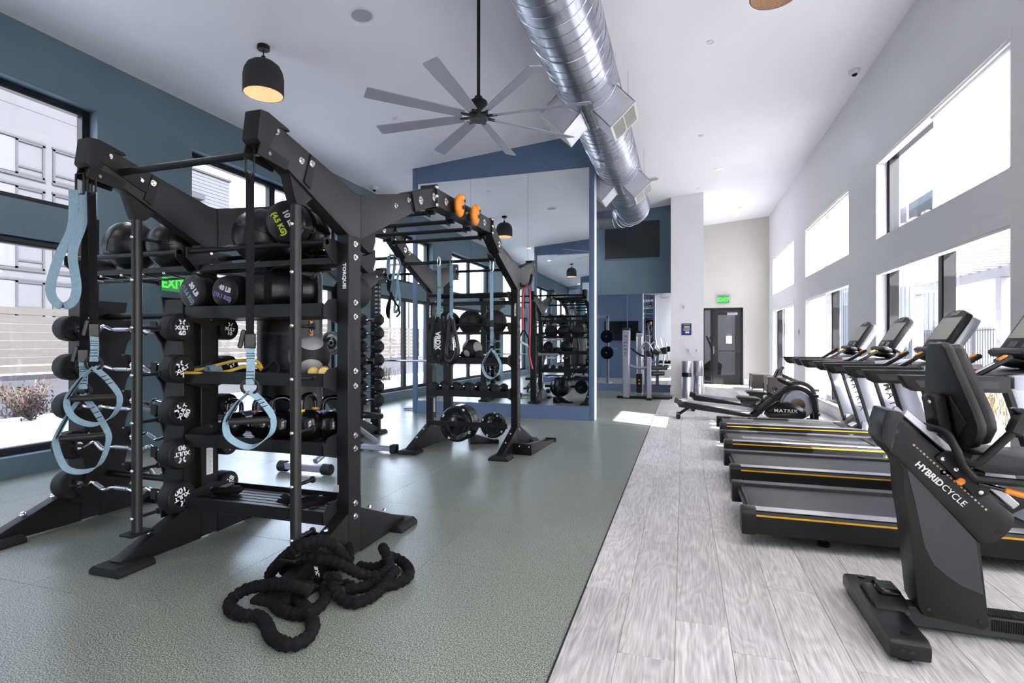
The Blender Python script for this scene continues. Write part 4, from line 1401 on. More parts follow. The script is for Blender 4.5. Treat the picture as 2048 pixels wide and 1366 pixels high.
b20 = sandbag((-2.40, 2.78, 1.515 + 0.115), (0, 0, -52), 0.118, 0.40, 'long black fitness bag marked 20 LB lying along the shelf', '20 LB', '(9 KG)', 'strap_blue', 1.0)
sandbag((-2.38, 2.905, 1.515 + 0.30), (0, 8, -80), 0.07, 0.44, 'flat black bag lying on top of the 20 LB bag', '', '', 'white', 0.75)

# rollers and tubes on the middle shelf
for x, lab in ((-2.135, 'left'), (-2.062, 'right')):
    t = thing('wooden_roller', 'pale round wooden roller end beside the medicine ball, %s of two' % lab, 'roller', (x, 2.72, 1.127), (0, 0, 36), 'wooden rollers on the near shelf')
    MB().cyl((0, -0.085, 0), (0, 0.16, 0), 0.030, n=24, ch=0.004).build('roller_body', 'tan', t)
    MB().tube([(0.025 * math.cos(a), -0.0855, 0.025 * math.sin(a)) for a in [2 * PI * k / 24 for k in range(24)]], 0.003, 6, closed=True).build('end_ring', 'yellow', t)
t = thing('resistance_tube', 'yellow rubber exercise tube looped across the middle shelf', 'exercise band', (-2.85, 2.72, 1.097))
P = spline([(-0.30, -0.075, 0.022), (-0.34, -0.085, 0.02), (-0.30, -0.098, 0.014), (-0.1, -0.105, 0.014), (0.10, -0.08, 0.02), (0.20, -0.02, 0.05), (0.29, 0.0, 0.055), (0.33, 0.0, 0.03)], 8)
P2 = spline([(-0.30, -0.075, 0.022), (-0.15, -0.03, 0.03), (0.0, 0.02, 0.07), (0.13, 0.03, 0.09), (0.27, 0.02, 0.085), (0.33, 0.0, 0.04)], 8)
MB().tube(P, 0.010, 10).tube(P2, 0.010, 10).build('tube', 'yellow', t)
MB().tube(spline([(0.33, 0, 0.03), (0.37, 0.0, 0.05), (0.42, 0.01, 0.09), (0.46, 0.0, 0.05), (0.45, -0.02, 0.015), (0.38, -0.01, 0.014)], 6), 0.008, 8).cyl((0.44, -0.07, 0.02), (0.46, 0.06, 0.02), 0.016, n=14).build('handle', 'rubber', t)
t = thing('jump_rope', 'black cable rope lying in a tangle on the middle shelf', 'rope', (-2.55, 2.78, 1.097))
MB().tube(spline([(-0.15, 0, 0.008), (-0.05, 0.05, 0.02), (0.06, -0.03, 0.05), (0.1, 0.04, 0.03), (0.02, 0.07, 0.01), (-0.08, -0.05, 0.01), (0.05, -0.08, 0.01), (0.12, 0.0, 0.02)], 8), 0.007, 8).build('cable', 'rubber', t)
MB().cyl((0.12, 0.0, 0.02), (0.20, -0.04, 0.02), 0.014, n=12).build('handle', 'rubber', t)
t = thing('rolled_band', 'rolled pale blue exercise band at the left of the middle shelf', 'exercise band', (-2.90, 2.71, 1.097))
P = [Vector(((0.018 + 0.0022 * i / 4) * math.cos(i * 0.5), 0, 0.032 + (0.018 + 0.0022 * i / 4) * math.sin(i * 0.5))) for i in range(0, 26)]
MB().ribbon(P, 0.09, 0.003, (0, 1, 0)).build('rolled_strip', 'strap_blue', t)
# straps on the lowest shelf
for x, y, rz, lab in ((-2.36, 2.78, 10, 'black nylon ankle strap tangle on the lowest shelf'), (-2.18, 2.80, 70, 'black nylon harness strap at the right end of the lowest shelf')):
    t = thing('nylon_strap', lab, 'strap', (x, y, 0.298), (0, 0, rz))
    q = random.Random(int(rz))
    P = spline([(q.uniform(-0.15, 0.15), q.uniform(-0.1, 0.1), 0.006 + 0.02 * q.random()) for _ in range(9)], 6)
    MB().ribbon(P, 0.03, 0.004, lambda u: (math.cos(u * 4), math.sin(u * 4), 0.4)).build('webbing', 'cloth', t)
    MB().box((P[-1].x, P[-1].y, 0.012), (0.05, 0.03, 0.014), (0, 0, 30), 0.003).build('buckle', 'plastic', t)
t = thing('foam_pad', 'small black padded cuff at the left of the lowest shelf', 'cuff', (-2.88, 2.80, 0.298), (0, 0, 15))
MB().box((0, 0, 0.03), (0.20, 0.09, 0.05), None, 0.02).build('pad', 'cloth', t)
MB().box((0, 0, 0.057), (0.05, 0.10, 0.006), None, 0.002).build('closure_tab', 'rubber', t)

# ------------------------------------------------------------------ hex dumbbells
def dumbbell(loc, rot, s, label, group):
    t = thing('hex_dumbbell', label, 'dumbbell', loc, rot, group)
    # handle along local x, resting on a flat of the hexagon
    MB().cyl((-0.065 * s, 0, 0), (0.065 * s, 0, 0), 0.0155 * s, n=14).build('handle', 'chrome', t)
    for k in (-1, 1):
        r = 0.060 * s
        hx = lambda q, x: [(x, q * r * math.cos(PI / 6 + i * PI / 3), q * r * math.sin(PI / 6 + i * PI / 3)) for i in range(6)]
        xs = [(0.058, 0.72), (0.070, 1.0), (0.125, 1.0), (0.137, 0.74)]
        vs, fs = [], []
        for x, q in xs:
            vs += hx(q, k * x * s)
        for i in range(3):
            for j in range(6):
                l = (j + 1) % 6
                qd = (i * 6 + j, i * 6 + l, i * 6 + 6 + l, i * 6 + 6 + j)
                fs.append(qd if k > 0 else qd[::-1])
        fs += [(5, 4, 3, 2, 1, 0) if k > 0 else (0, 1, 2, 3, 4, 5), tuple(range(18, 24)) if k > 0 else tuple(range(18, 24))[::-1]]
        MB().add(vs, fs).build('hex_head', 'rubber', t, bev=0.002)
    return t
px = [-2.95, -2.785, -2.625, -2.465, -2.295, -2.135]
ss = [1.08, 1.0, 1.0, 1.08, 0.94, 0.94]
for i, (x, s) in enumerate(zip(px, ss)):
    dumbbell((x, 6.18, 0.697 + 0.052 * s), (0, 0, 78), s, 'black rubber hex dumbbell on the far low shelf, %s from the left' % ['first', 'second', 'third', 'fourth', 'fifth', 'sixth'][i], 'hex dumbbells on the far shelf')
for i, x in enumerate((-2.70, -2.34)):
    dumbbell((x, 6.22, 1.097 + 0.052), (0, 0, 60), 1.0, 'black hex dumbbell %s of the grey medicine ball on the far shelf' % ('left', 'right')[i], 'hex dumbbells beside the ball')
for i in range(7):
    z = 1.62 - i * 0.185
    dumbbell((-4.13, 6.47, z), (0, 0, 4), 1.3, 'hex dumbbell on the upright tower by the far window, level %s from top' % ['one', 'two', 'three', 'four', 'five', 'six', 'seven'][i], 'hex dumbbells on the tower')
    MB().box((-4.24 - ro[0], 6.47 - ro[1], z - 0.062), (0.20, 0.10, 0.008)).build('dumbbell_cradle', 'steel', rig)

# ------------------------------------------------------------------ weight plates
def plate_disc(loc, r, th, label, group, marks=True):
    t = thing('weight_plate', label, 'weight plate', loc, (0, 0, 0), group)
    q = basis((1, 0, 0), (0, 0, 1))
    pr = [(0.026, 0), (0.06, 0), (0.065, 0.004), (r * 0.55, 0.010 if r > 0.18 else 0.006), (r * 0.74, 0.010), (r * 0.80, 0.0), (r * 0.965, 0.0), (r, 0.006), (r, th - 0.006), (r * 0.965, th), (0.026, th), (0.026, 0)]
    m = MB().lathe([(a, -b) for a, b in pr][::1], 48, (0, 0, 0), q)
    m.f = [f[::-1] for f in m.f]
    m.build('plate_body', 'gloss', t)
    if marks:
        rm = basis((1, 0, 0), (0, 0, 1))
        for i, s in enumerate(('45', 'LB', '45', 'LB') if r > 0.18 else ('25', 'LB', '25', 'LB')):
            a = PI / 2 - i * PI / 2 - 0.5
            text(s, r * 0.16, (r * 0.885 * math.cos(a), -0.0008, r * 0.885 * math.sin(a)), rm @ Matrix.Rotation(a - PI / 2, 3, 'Z'), 'white', t, bold=0.001)
        for i in range(3):
            a = PI / 2 + i * 2 * PI / 3
            MB().box((r * 0.55 * math.cos(a), 0.001, r * 0.55 * math.sin(a)), (r * 0.34, 0.020, r * 0.15), Matrix.Rotation(-(a - PI / 2), 3, 'Y'), 0.006).build('grip_slot', 'rubber', t)
    return t
for i in range(5):
    plate_disc((-2.635, 5.992 + i * 0.046 + 0.0, 0.315), 0.222, 0.04, 'large black weight plate on the left peg, %s of five from the front' % ['first', 'second', 'third', 'fourth', 'fifth'][i], 'large plates on the left peg', i == 0)
for i in range(2):
    plate_disc((-2.17, 5.995 + i * 0.044, 0.315), 0.152, 0.038, 'smaller black weight plate on the right peg, %s one' % ('front', 'rear')[i], 'smaller plates on the right peg', i == 0)
t = plate_disc((-4.40, 5.95, 1.30), 0.16, 0.04, 'round black plate hanging behind the near upright by the window', None, False)
MB().cyl((-4.42 - ro[0], 5.93 - ro[1], 1.30), (-4.42 - ro[0], 6.16 - ro[1], 1.30), 0.022, n=14).box((-4.36 - ro[0], 6.17 - ro[1], 1.30), (0.2, 0.03, 0.06)).build('plate_peg', 'steel2', rig)

# barbell on the squat cups
t = thing('olympic_barbell', 'long chrome barbell resting behind the far shelves at waist height', 'barbell', (-3.66, 6.663, 1.053))
MB().cyl((-1.1, 0, 0), (1.1, 0, 0), 0.0145, n=16).build('bar', 'chrome', t)
for k in (-1, 1):
    MB().cyl((k * 0.68, 0, 0), (k * 1.1, 0, 0), 0.025, n=20, ch=0.003).cyl((k * 0.66, 0, 0), (k * 0.69, 0, 0), 0.036, n=20).build('sleeve', 'brushed', t)

# ------------------------------------------------------------------ suspension straps
def trainer(x, y, zt, top_m, z_mid, zj, zb, label, s_yaw=0, top_len=None, carab='chrome', sway=0.0, hw=0.115, group=None, buckle=True):
    # a webbing strap hung from (x,y,zt) that splits into a foot-and-hand loop
    t = thing('suspension_trainer', label, 'strap', (x, y, zt), (0, 0, s_yaw), group)
    L1, L2, L3 = z_mid - zt, zj - zt, zb - zt
    MB().tube([(-0.018, 0, 0.03), (-0.018, 0, -0.08), (0, 0, -0.10), (0.018, 0, -0.08), (0.018, 0, 0.03), (0, 0, 0.048)], 0.006, 8, closed=True).build('hook_ring', carab, t)
    MB().ribbon(spline([(0, 0, -0.09), (sway * 0.4, 0, L1 * 0.4), (sway, 0, L1)], 8), 0.038, 0.004, lambda u: (math.cos(u * 0.5), math.sin(u * 0.5), 0)).build('upper_strap', top_m, t)
    if buckle:
        MB().box((sway, 0, L1 + 0.01), (0.052, 0.022, 0.075), None, 0.006).box((sway - 0.035, -0.004, L1 + 0.02), (0.022, 0.016, 0.09), (0, 12, 0), 0.005).build('cam_buckle', 'plastic', t)
    st = MB().ribbon(spline([(sway, -0.004, L1), (sway + 0.004, -0.006, (L1 + L2) / 2), (sway, 0, L2)], 8), 0.038, 0.004, (1, 0.1, 0))
    low = st.build('lower_strap', 'strap_blue', t)
    mk = MB()
    for k in range(3):
        zz = L2 + 0.03 + k * 0.016
        mk.box((sway, -0.0085, zz), (0.036, 0.002, 0.004))
        mk.box((sway + 0.003, -0.0095, L1 - 0.05 - k * 0.012), (0.036, 0.002, 0.003))
    mk.build('stitch_mark', 'cloth', low)
    MB().tube([(sway + 0.036 * math.cos(a), 0.004, L2 - 0.01 + 0.036 * math.sin(a)) for a in [2 * PI * i / 20 for i in range(20)]], 0.007, 8, closed=True).build('joint_ring', 'plastic', t)
    zh = L2 - (L2 - L3) * 0.58
    a_ = [(sway, 0, L2 - 0.03), (sway - hw * 0.45, 0, L2 - (L2 - L3) * 0.26), (sway - hw * 0.92, 0, zh + 0.02)]
    b_ = [(sway, 0, L2 - 0.03), (sway + hw * 0.45, 0, L2 - (L2 - L3) * 0.26), (sway + hw * 0.92, 0, zh + 0.02)]
    lp = spline([a_[1], a_[2], (sway - hw * 0.95, 0, zh - 0.05), (sway - hw * 0.62, 0, L3 + 0.03), (sway, 0, L3), (sway + hw * 0.62, 0, L3 + 0.03), (sway + hw * 0.95, 0, zh - 0.05), b_[2], b_[1]], 6)
    MB().ribbon([Vector(a_[0])] + lp + [Vector(b_[0])], 0.036, 0.004, (0.8, 0.75, 0.45)).build('foot_loop', 'strap_blue', t)
    mk = MB()
    for k in range(3):
        f = 0.35 + 0.13 * k
        p = Vector(b_[0]).lerp(Vector(b_[2]), f)
        mk.box((p.x + 0.004, -0.019, p.z), (0.03, 0.002, 0.004), (0, -20, 0))
    mk.build('stitch_mark', 'cloth', low)
    h = MB().cyl((sway - hw * 0.86, 0, zh), (sway + hw * 0.86, 0, zh), 0.0165, n=18, ch=0.003).build('grip_handle', 'rubber', t)
    MB().ribbon([(sway - hw * 0.42, 0, L2 - (L2 - L3) * 0.24), (sway - hw * 0.95, 0, zh + 0.005)], 0.040, 0.006, (0, 1, 0.1)).build('handle_sleeve', 'cloth', h)
    return t
trainer(-1.985, 2.065, 2.205, 'cloth', 1.30, 1.10, 0.80, 'long black and pale blue suspension strap hung at the front steel arm tip', 42, hw=0.105, carab='steel2')
# two-handled trainer at the left arm tip
t1 = trainer(-3.04, 2.055, 2.20, 'cloth', 1.36, 1.20, 0.86, 'pale blue suspension strap loop, upper of the pair at left arm tip', 54, hw=0.115, carab='steel2', sway=0.01)
t2 = trainer(-3.10, 2.075, 2.20, 'cloth', 1.22, 1.05, 0.60, 'pale blue suspension strap loop, lower of the pair at left arm tip', 54, hw=0.115, carab='steel2', sway=-0.02)
t = thing('strap_loop', 'wide pale blue webbing loop hanging in front of the window at the left arm tip', 'strap', (-3.085, 2.03, 2.20))
P = spline([(0.02, 0, -0.08), (0.012, -0.005, -0.25), (-0.02, -0.015, -0.42), (0.0, -0.02, -0.60), (-0.02, -0.02, -0.685), (-0.075, -0.015, -0.70), (-0.115, -0.01, -0.62), (-0.09, 0, -0.45), (-0.035, 0, -0.28), (-0.03, 0, -0.08)], 8)
P = [Vector((v.x * 0.6, v.x * 0.8 + v.y, v.z)) for v in P]
MB().ribbon(P, 0.042, 0.004, (0.55, 0.83, 0.0)).build('webbing', 'strap_blue', t)
MB().tube([(-0.035, 0, 0.01), (-0.035, 0, -0.10), (0.025, 0, -0.10), (0.025, 0, 0.01)], 0.006, 8, closed=True).build('hook_ring', 'steel2', t)
mk = MB()
for k in range(3):
    mk.box((-0.012, -0.022, -0.43 - 0.014 * k), (0.04, 0.003, 0.004), (0, 0, 54))
mk.build('stitch_mark', 'cloth', t)
# far straps: two carabiners with bags, a loop trainer, a pair at the window side
trainer(-1.975, 5.44, 2.17, 'strap_blue', 1.50, 1.27, 0.92, 'pale blue suspension strap with a loop handle hung at the far right rail', 20, hw=0.098, carab='chrome')
t = thing('strap_bundle', 'blue straps and a black tail looped over the bar by the far window', 'strap', (-3.17, 5.44, 2.28))
MB().ribbon(spline([(-0.05, -0.02, 0.02), (-0.06, -0.03, -0.1), (-0.04, -0.03, -0.24), (0.0, -0.03, -0.25), (0.02, -0.02, -0.1), (0.0, 0.02, 0.02)], 8), 0.04, 0.004, (0.5, 1, 0)).ribbon(spline([(0.04, -0.02, 0.03), (0.10, -0.02, -0.1), (0.06, -0.02, -0.25), (0.09, -0.02, -0.5), (0.05, -0.02, -0.62), (0.02, -0.02, -0.60), (0.06, -0.02, -0.35)], 8), 0.03, 0.004, (1, 0.4, 0)).build('webbing', 'strap_blue', t)
MB().ribbon(spline([(-0.03, -0.03, -0.2), (-0.05, -0.03, -0.35), (-0.03, -0.03, -0.45), (-0.06, -0.03, -0.60), (-0.05, -0.03, -0.70)], 8), 0.05, 0.006, lambda u: (math.cos(u * 5), math.sin(u * 5), 0)).tube(spline([(-0.02, -0.03, -0.4), (0.02, -0.03, -0.5), (0.07, -0.03, -0.56), (0.09, -0.03, -0.64), (0.05, -0.03, -0.68)], 6), 0.012, 8).build('black_tail', 'cloth', t)
MB().tube(spline([(-0.06, 0, 0.03), (0, 0.03, 0.035), (0.06, 0, 0.03)], 4), 0.012, 8).build('top_loop', 'strap_blue', t)
def hung_bag(x, y, zt, lab, fat, rz):
    t = thing('training_bag', lab, 'training bag', (x, y, zt), (0, 0, rz), 'curved training bags hung from the bridge')
    MB().tube([(0.016 * math.cos(a), 0, -0.02 + 0.055 * math.sin(a)) for a in [2 * PI * i / 24 for i in range(24)]], 0.0055, 8, closed=True).build('carabiner', 'chrome', t)
    MB().ribbon([(0, 0, -0.06), (0.002, 0, -0.35), (0.0, 0, -0.62)], 0.042, 0.004, (1, 0.1, 0)).build('hanging_strap', 'strap_blue', t)
    mk = MB()
    for k in range(2):
        mk.box((0.001, -0.004, -0.30 - 0.014 * k), (0.04, 0.003, 0.004))
    mk.build('stitch_mark', 'cloth', t)
    if fat:
        P = spline([(-0.03, 0, -0.63), (-0.055, 0, -0.75), (-0.075, 0, -0.95), (-0.06, 0, -1.07), (-0.01, 0, -1.12), (0.04, 0, -1.07), (0.055, 0, -0.95), (0.04, 0, -0.75), (0.03, 0, -0.63)], 6)
        body = MB().ribbon(P, 0.075, 0.05, (0.0, 1, 0.0))
        body.prism([(-0.07, -1.06), (0.05, -1.06), (0.055, -0.90), (0.03, -0.70), (-0.04, -0.70), (-0.075, -0.90)], 'y', -0.035, 0.035)
        b = body.build('bag_body', 'vinyl', t, bev=0.008)
        text('VRDX', 0.082, (0.0, -0.047, -0.90), basis((0, 0, -1), (1, 0, 0)), 'white', t, bold=0.003, sx=0.9)
        text('TRAINING', 0.028, (-0.035, -0.047, -0.92), basis((0, 0, -1), (1, 0, 0)), 'white', t, bold=0.001)
    else:
        P = spline([(-0.012, 0, -0.64), (-0.05, 0, -0.82), (-0.085, 0, -1.0), (-0.06, 0, -1.10), (0.0, 0, -1.13), (0.055, 0, -1.08), (0.075, 0, -0.98), (0.045, 0, -0.80), (0.012, 0, -0.64)], 6)
        MB().tube(P, lambda u, i: 0.016 + 0.024 * math.sin(PI * u) ** 1.2, 14).build('bag_body', 'vinyl', t)
        text('VRDX', 0.05, (0.062, -0.041, -0.92), basis((0.2, 0, -1), (1, 0, 0.2)), 'white', t, bold=0.002, sx=0.9)
    MB().ribbon(spline([(-0.03, -0.02, -0.66), (-0.02, -0.03, -0.62), (0.0, -0.02, -0.60), (0.02, -0.03, -0.63), (0.03, -0.02, -0.66)], 4), 0.03, 0.01, (0, 1, 0)).build('strap_knot', 'strap_blue', t)
hung_bag(-2.59, 5.42, 2.225, 'wide black training bag hung on a blue strap, left of two', True, 6)
hung_bag(-2.44, 5.42, 2.225, 'teardrop black training bag hung on a blue strap, right of two', False, -10)
# red tubes on the far right upright
t = thing('resistance_tube', 'long red exercise tube hung on a hook at the far right upright', 'exercise band', (-1.87, 6.33, 1.98))
MB().tube(spline([(0.03, 0, 0.02), (0.0, 0, -0.02), (-0.02, 0, -0.2), (-0.015, 0, -0.52)], 8), 0.011, 8).tube(spline([(0.03, 0, 0.02), (0.065, 0.02, -0.05), (0.07, 0.02, -0.4), (0.06, 0.02, -0.8), (0.10, 0.02, -1.0)], 8), 0.011, 8).build('tube', 'red', t)
MB().tube(spline([(-0.015, 0, -0.52), (-0.05, -0.01, -0.60), (-0.055, -0.01, -0.68)], 5), 0.009, 8).tube(spline([(0.0, 0, -0.52), (0.05, 0.0, -0.62), (0.06, 0, -0.72)], 5), 0.009, 8).build('handle_strap', 'cloth', t)
MB().cyl((-0.06, -0.01, -0.66), (0.06, 0.01, -0.72), 0.014, n=14).build('handle', 'device', t)
MB().tube(spline([(-0.06, -0.012, -0.60), (-0.068, -0.012, -0.65), (-0.06, -0.012, -0.685)], 5), 0.006, 6).build('lime_edge', 'lime', t)
MB().tube(spline([(-1.90 - ro[0], 6.25 - ro[1], 2.02), (-1.86 - ro[0], 6.36 - ro[1], 2.0), (-1.83 - ro[0], 6.45 - ro[1], 2.04), (-1.82 - ro[0], 6.50 - ro[1], 2.16)], 6), 0.02, 10).build('tube_hook', 'steel', rig)

# heavy bag
HBX, HBY = -2.77, 3.27
t = thing('heavy_bag', 'tall black punching bag hanging behind the near shelves', 'punching bag', (HBX, HBY, 0.70))
MB().lathe([(0, 0), (0.20, 0.0), (0.222, 0.02), (0.225, 0.06), (0.225, 1.10), (0.21, 1.14), (0, 1.15)], 44).build('bag_body', 'vinyl', t)
MB().lathe([(0.2255, 0.66), (0.2262, 0.665), (0.2262, 0.672), (0.2255, 0.677)], 44).build('seam_band', 'darkgrey', t)
mb = MB()
for k in range(4):
    a = PI / 4 + k * PI / 2
    mb.tube([(0.19 * math.cos(a), 0.19 * math.sin(a), 1.13), (0.02 * math.cos(a), 0.02 * math.sin(a), 1.42)], 0.007, 6)
mb.tube([(0, 0, 1.42), (0, 0, 1.56)], 0.009, 8)
mb.build('hanging_chain', 'dark_metal', t)
text('TORQUEFITNESS.COM', 0.036, (0.2255, -0.05, 0.575), basis((0.0, 0.0, 1), (-0.15, -0.98, 0)), 'orange', t, bold=0.002)
MB().tube([(RX['B'] - ro[0], HBY - ro[1], 2.27), (RX['A'] - ro[0], HBY - ro[1], 2.27)], 0.02, 12).build('bag_bar', 'steel', rig)

# adjustable bench behind the rig
t = thing('adjustable_bench', 'black padded adjustable bench on a silver frame behind the near shelves', 'bench', (-3.55, 5.0, 0))
bo = (-3.55, 5.0, 0)
MB().box((-3.50, 5.35, 0.47), (0.27, 0.42, 0.07), (-10, 0, 0), 0.02).build('seat_pad', 'vinyl', t, off=bo)
MB().box((-3.50, 4.78, 0.76), (0.28, 0.86, 0.07), (-47, 0, 0), 0.02).build('back_pad', 'vinyl', t, off=bo)
MB().tube([(-3.50, 5.6, 0.12), (-3.50, 5.2, 0.36), (-3.55, 4.55, 0.10)], 0.032, 10).tube([(-3.52, 4.9, 0.30), (-3.52, 4.8, 0.60)], 0.026, 10).build('bench_frame', 'silver', t, off=bo)
MB().bb(-3.87, -3.30, 4.40, 4.49, 0.03, 0.10, 0.012).build('cross_foot', 'silver2', t, off=bo)
MB().bb(-3.75, -3.25, 5.56, 5.64, 0.02, 0.085, 0.01).build('cross_foot', 'silver2', t, off=bo)
for x, y in ((-3.85, 4.445), (-3.33, 4.445)):
    MB().cyl((x - 0.05, y, 0.058), (x + 0.05, y, 0.058), 0.055, n=22, ch=0.008).build('wheel', 'rubber', t, off=bo)
for x in (-3.74, -3.26):
    MB().bb(x - 0.04, x + 0.04, 5.55, 5.65, 0.0, 0.10, 0.012).build('foot_cap', 'rubber', t, off=bo)
# preacher pad on a stand by the far window
t = thing('roller_bench', 'small bench with dark rolled pad by the far window', 'bench', (-4.95, 9.6, 0))
MB().cyl((-0.17, 0, 0.93), (0.17, 0.05, 0.93), 0.085, n=24, ch=0.02).build('rolled_pad', 'vinyl', t)
MB().box((0.0, 0.1, 0.76), (0.34, 0.26, 0.05), (-20, 0, 0), 0.015).build('seat_pad', 'vinyl', t)
MB().tube([(0, 0.05, 0.9), (0, 0.12, 0.70), (0, 0.5, 0.04)], 0.028, 10).tube([(0, 0.15, 0.66), (0, -0.3, 0.04)], 0.028, 10).tube([(-0.24, -0.3, 0.035), (0.24, -0.3, 0.035)], 0.03, 10).tube([(-0.24, 0.5, 0.035), (0.24, 0.5, 0.035)], 0.03, 10).build('bench_frame', 'silver', t)

# black base plates on the floor at the far uprights
def anchor(loc, rz, label, w_, L):
    t = thing('floor_anchor', label, 'floor anchor', loc, (0, 0, rz))
    MB().bb(-w_ / 2, w_ / 2, -L / 2, -L / 2 + 0.05, 0, 0.13, 0.008).build('end_block', 'steel', t)
    MB().prism([(-L / 2 + 0.05, 0.0), (L / 2, 0.0), (L / 2, 0.03), (-L / 2 + 0.05, 0.125)], 'x', w_ * 0.15, w_ / 2).build('ramp_arm', 'steel2', t, bev=0.004)
    MB().prism([(-L / 2 + 0.05, 0.0), (L * 0.0, 0.0), (L * 0.0, 0.07), (-L / 2 + 0.05, 0.115)], 'x', -w_ / 2, -w_ * 0.3).build('side_arm', 'steel', t, bev=0.004)
    MB().bb(w_ * 0.10, w_ / 2 + 0.02, L / 2 - 0.03, L / 2 + 0.01, 0, 0.05, 0.004).build('end_stop', 'rubber', t)
    for k in (-0.4, 0.0, 0.4):
        MB().sphere((w_ * k, -L / 2 - 0.002, 0.10), 0.009, 8, 6).build('rivet', 'zinc', t)
    MB().box((w_ * 0.33, L * 0.28, 0.062), (w_ * 0.18, 0.14, 0.001), (-14, 0, 0)).build('maker_badge', 'grey_dev', t)
anchor((-1.79, 6.42, 0), -3, 'black steel floor anchor plate at the foot of the far right upright', 0.30, 0.96)
anchor((-2.50, 6.55, 0), -60, 'black steel floor block under the large weight plates', 0.22, 0.36)

# battle rope heap ------------------------------------------------------------
ROPE = {
    'A': [(0.168, 0.482, 0.13), (0.224, 0.444, 0.09), (0.258, 0.387, 0.06), (0.225, 0.318, 0.045), (0.161, 0.27, 0.07), (0.109, 0.217, 0.12), (0.03, 0.186, 0.16), (-0.06, 0.16, 0.175), (-0.166, 0.163, 0.15), (-0.264, 0.2, 0.09), (-0.274, 0.212, 0.045), (-0.206, 0.196, 0.03), (-0.13, 0.208, 0.035), (-0.031, 0.241, 0.04)],
    'B': [(-0.334, 0.148, 0.03), (-0.307, 0.156, 0.08), (-0.189, 0.106, 0.18), (-0.088, 0.1, 0.25), (-0.019, 0.149, 0.27), (0.044, 0.193, 0.24), (0.035, 0.285, 0.15), (-0.016, 0.385, 0.06), (-0.084, 0.395, 0.03), (-0.194, 0.375, 0.03)],
    'C': [(-0.524, 0.65, 0.05), (-0.492, 0.699, 0.06), (-0.382, 0.658, 0.05), (-0.273, 0.603, 0.05), (-0.259, 0.667, 0.08), (-0.123, 0.558, 0.09), (-0.046, 0.467, 0.06), (-0.023, 0.415, 0.03)],
    'D': [(0.097, -0.046, 0.1), (0.046, -0.063, 0.125), (-0.078, -0.045, 0.12), (-0.196, -0.031, 0.09), (-0.313, -0.03, 0.05), (-0.332, -0.095, 0.03), (-0.272, -0.172, 0.03), (-0.163, -0.208, 0.03), (-0.083, -0.193, 0.03), (0.007, -0.24, 0.03), (0.101, -0.312, 0.03), (0.193, -0.344, 0.03), (0.247, -0.327, 0.03), (0.254, -0.258, 0.03), (0.202, -0.168, 0.03), (0.117, -0.1, 0.04), (0.034, -0.048, 0.05), (-0.042, 0.022, 0.04)],
    'E': [(-0.273, 0.017, 0.03), (-0.228, 0.031, 0.03), (-0.113, -0.068, 0.03), (0.017, -0.121, 0.03), (0.104, -0.113, 0.03), (0.13, -0.043, 0.03), (0.102, 0.056, 0.035), (0.013, 0.157, 0.03)],
    'G': [(0.121, 0.129, 0.12), (0.111, 0.11, 0.085), (0.148, 0.083, 0.045), (0.222, 0.055, 0.03), (0.285, 0.065, 0.03), (0.314, 0.147, 0.03), (0.313, 0.255, 0.04), (0.284, 0.42, 0.05)],
    'H': [(0.038, 0.434, 0.03), (0.109, 0.428, 0.03), (0.16, 0.474, 0.03), (0.173, 0.563, 0.05), (0.274, 0.54, 0.03), (0.36, 0.438, 0.03), (0.372, 0.342, 0.03), (0.333, 0.272, 0.03), (0.248, 0.27, 0.03), (0.2, 0.192, 0.03), (0.143, 0.15, 0.03)],
    'I': [(-0.092, 0.136, 0.03), (-0.028, 0.144, 0.03), (0.039, 0.165, 0.03), (0.081, 0.229, 0.03), (0.142, 0.223, 0.03)],
}
t = thing('battle_rope', 'thick black sleeved battle rope lying in a loose heap on the rubber floor', 'rope', (-1.8, 2.2, 0))
q = random.Random(5)
for k, P in ROPE.items():
    S = spline([(a, b, max(c, 0.031)) for a, b, c in P], 10)
    # resample evenly so the gathers keep one size
    D = [S[0]]
    for p in S[1:]:
        while (p - D[-1]).length > 0.0065:
            D.append(D[-1] + (p - D[-1]).normalized() * 0.0065)
    ph = q.uniform(0, 6)
    if k == 'I':
        MB().tube(D, lambda u, i: 0.017 + 0.003 * math.sin(i * 1.1), 10).build('rope_core', 'rubber', t)
        continue
    w1 = [q.uniform(-1, 1) for _ in range(len(D) + 8)]
    sm = [sum(w1[i:i + 4]) / 4 for i in range(len(D))]
    mb = MB().tube(D, lambda u, i: 0.0285 + 0.0030 * math.sin(i * 1.15 + ph + 1.5 * math.sin(i * 0.11)) + 0.0032 * sm[i], 14)
    # crease lines run a little oblique: shear each ring by its angle
    mb.build('rope_sleeve', 'cloth', t)
e = ROPE['A'][-1]
MB().cyl((e[0], e[1], e[2]), (e[0] + 0.012, e[1] - 0.001, e[2]), 0.031, n=20, ch=0.004).build('sleeve_cuff', 'rubber', t)
MB().sphere(ROPE['A'][0], 0.030, 16, 10).build('rope_end', 'cloth', t)
text('TORQUE', 0.030, (e[0] - 0.03, e[1] - 0.033, e[2] + 0.012), basis((0, -0.3, 1), (-1, 0, 0)), 'white', t, bold=0.001)
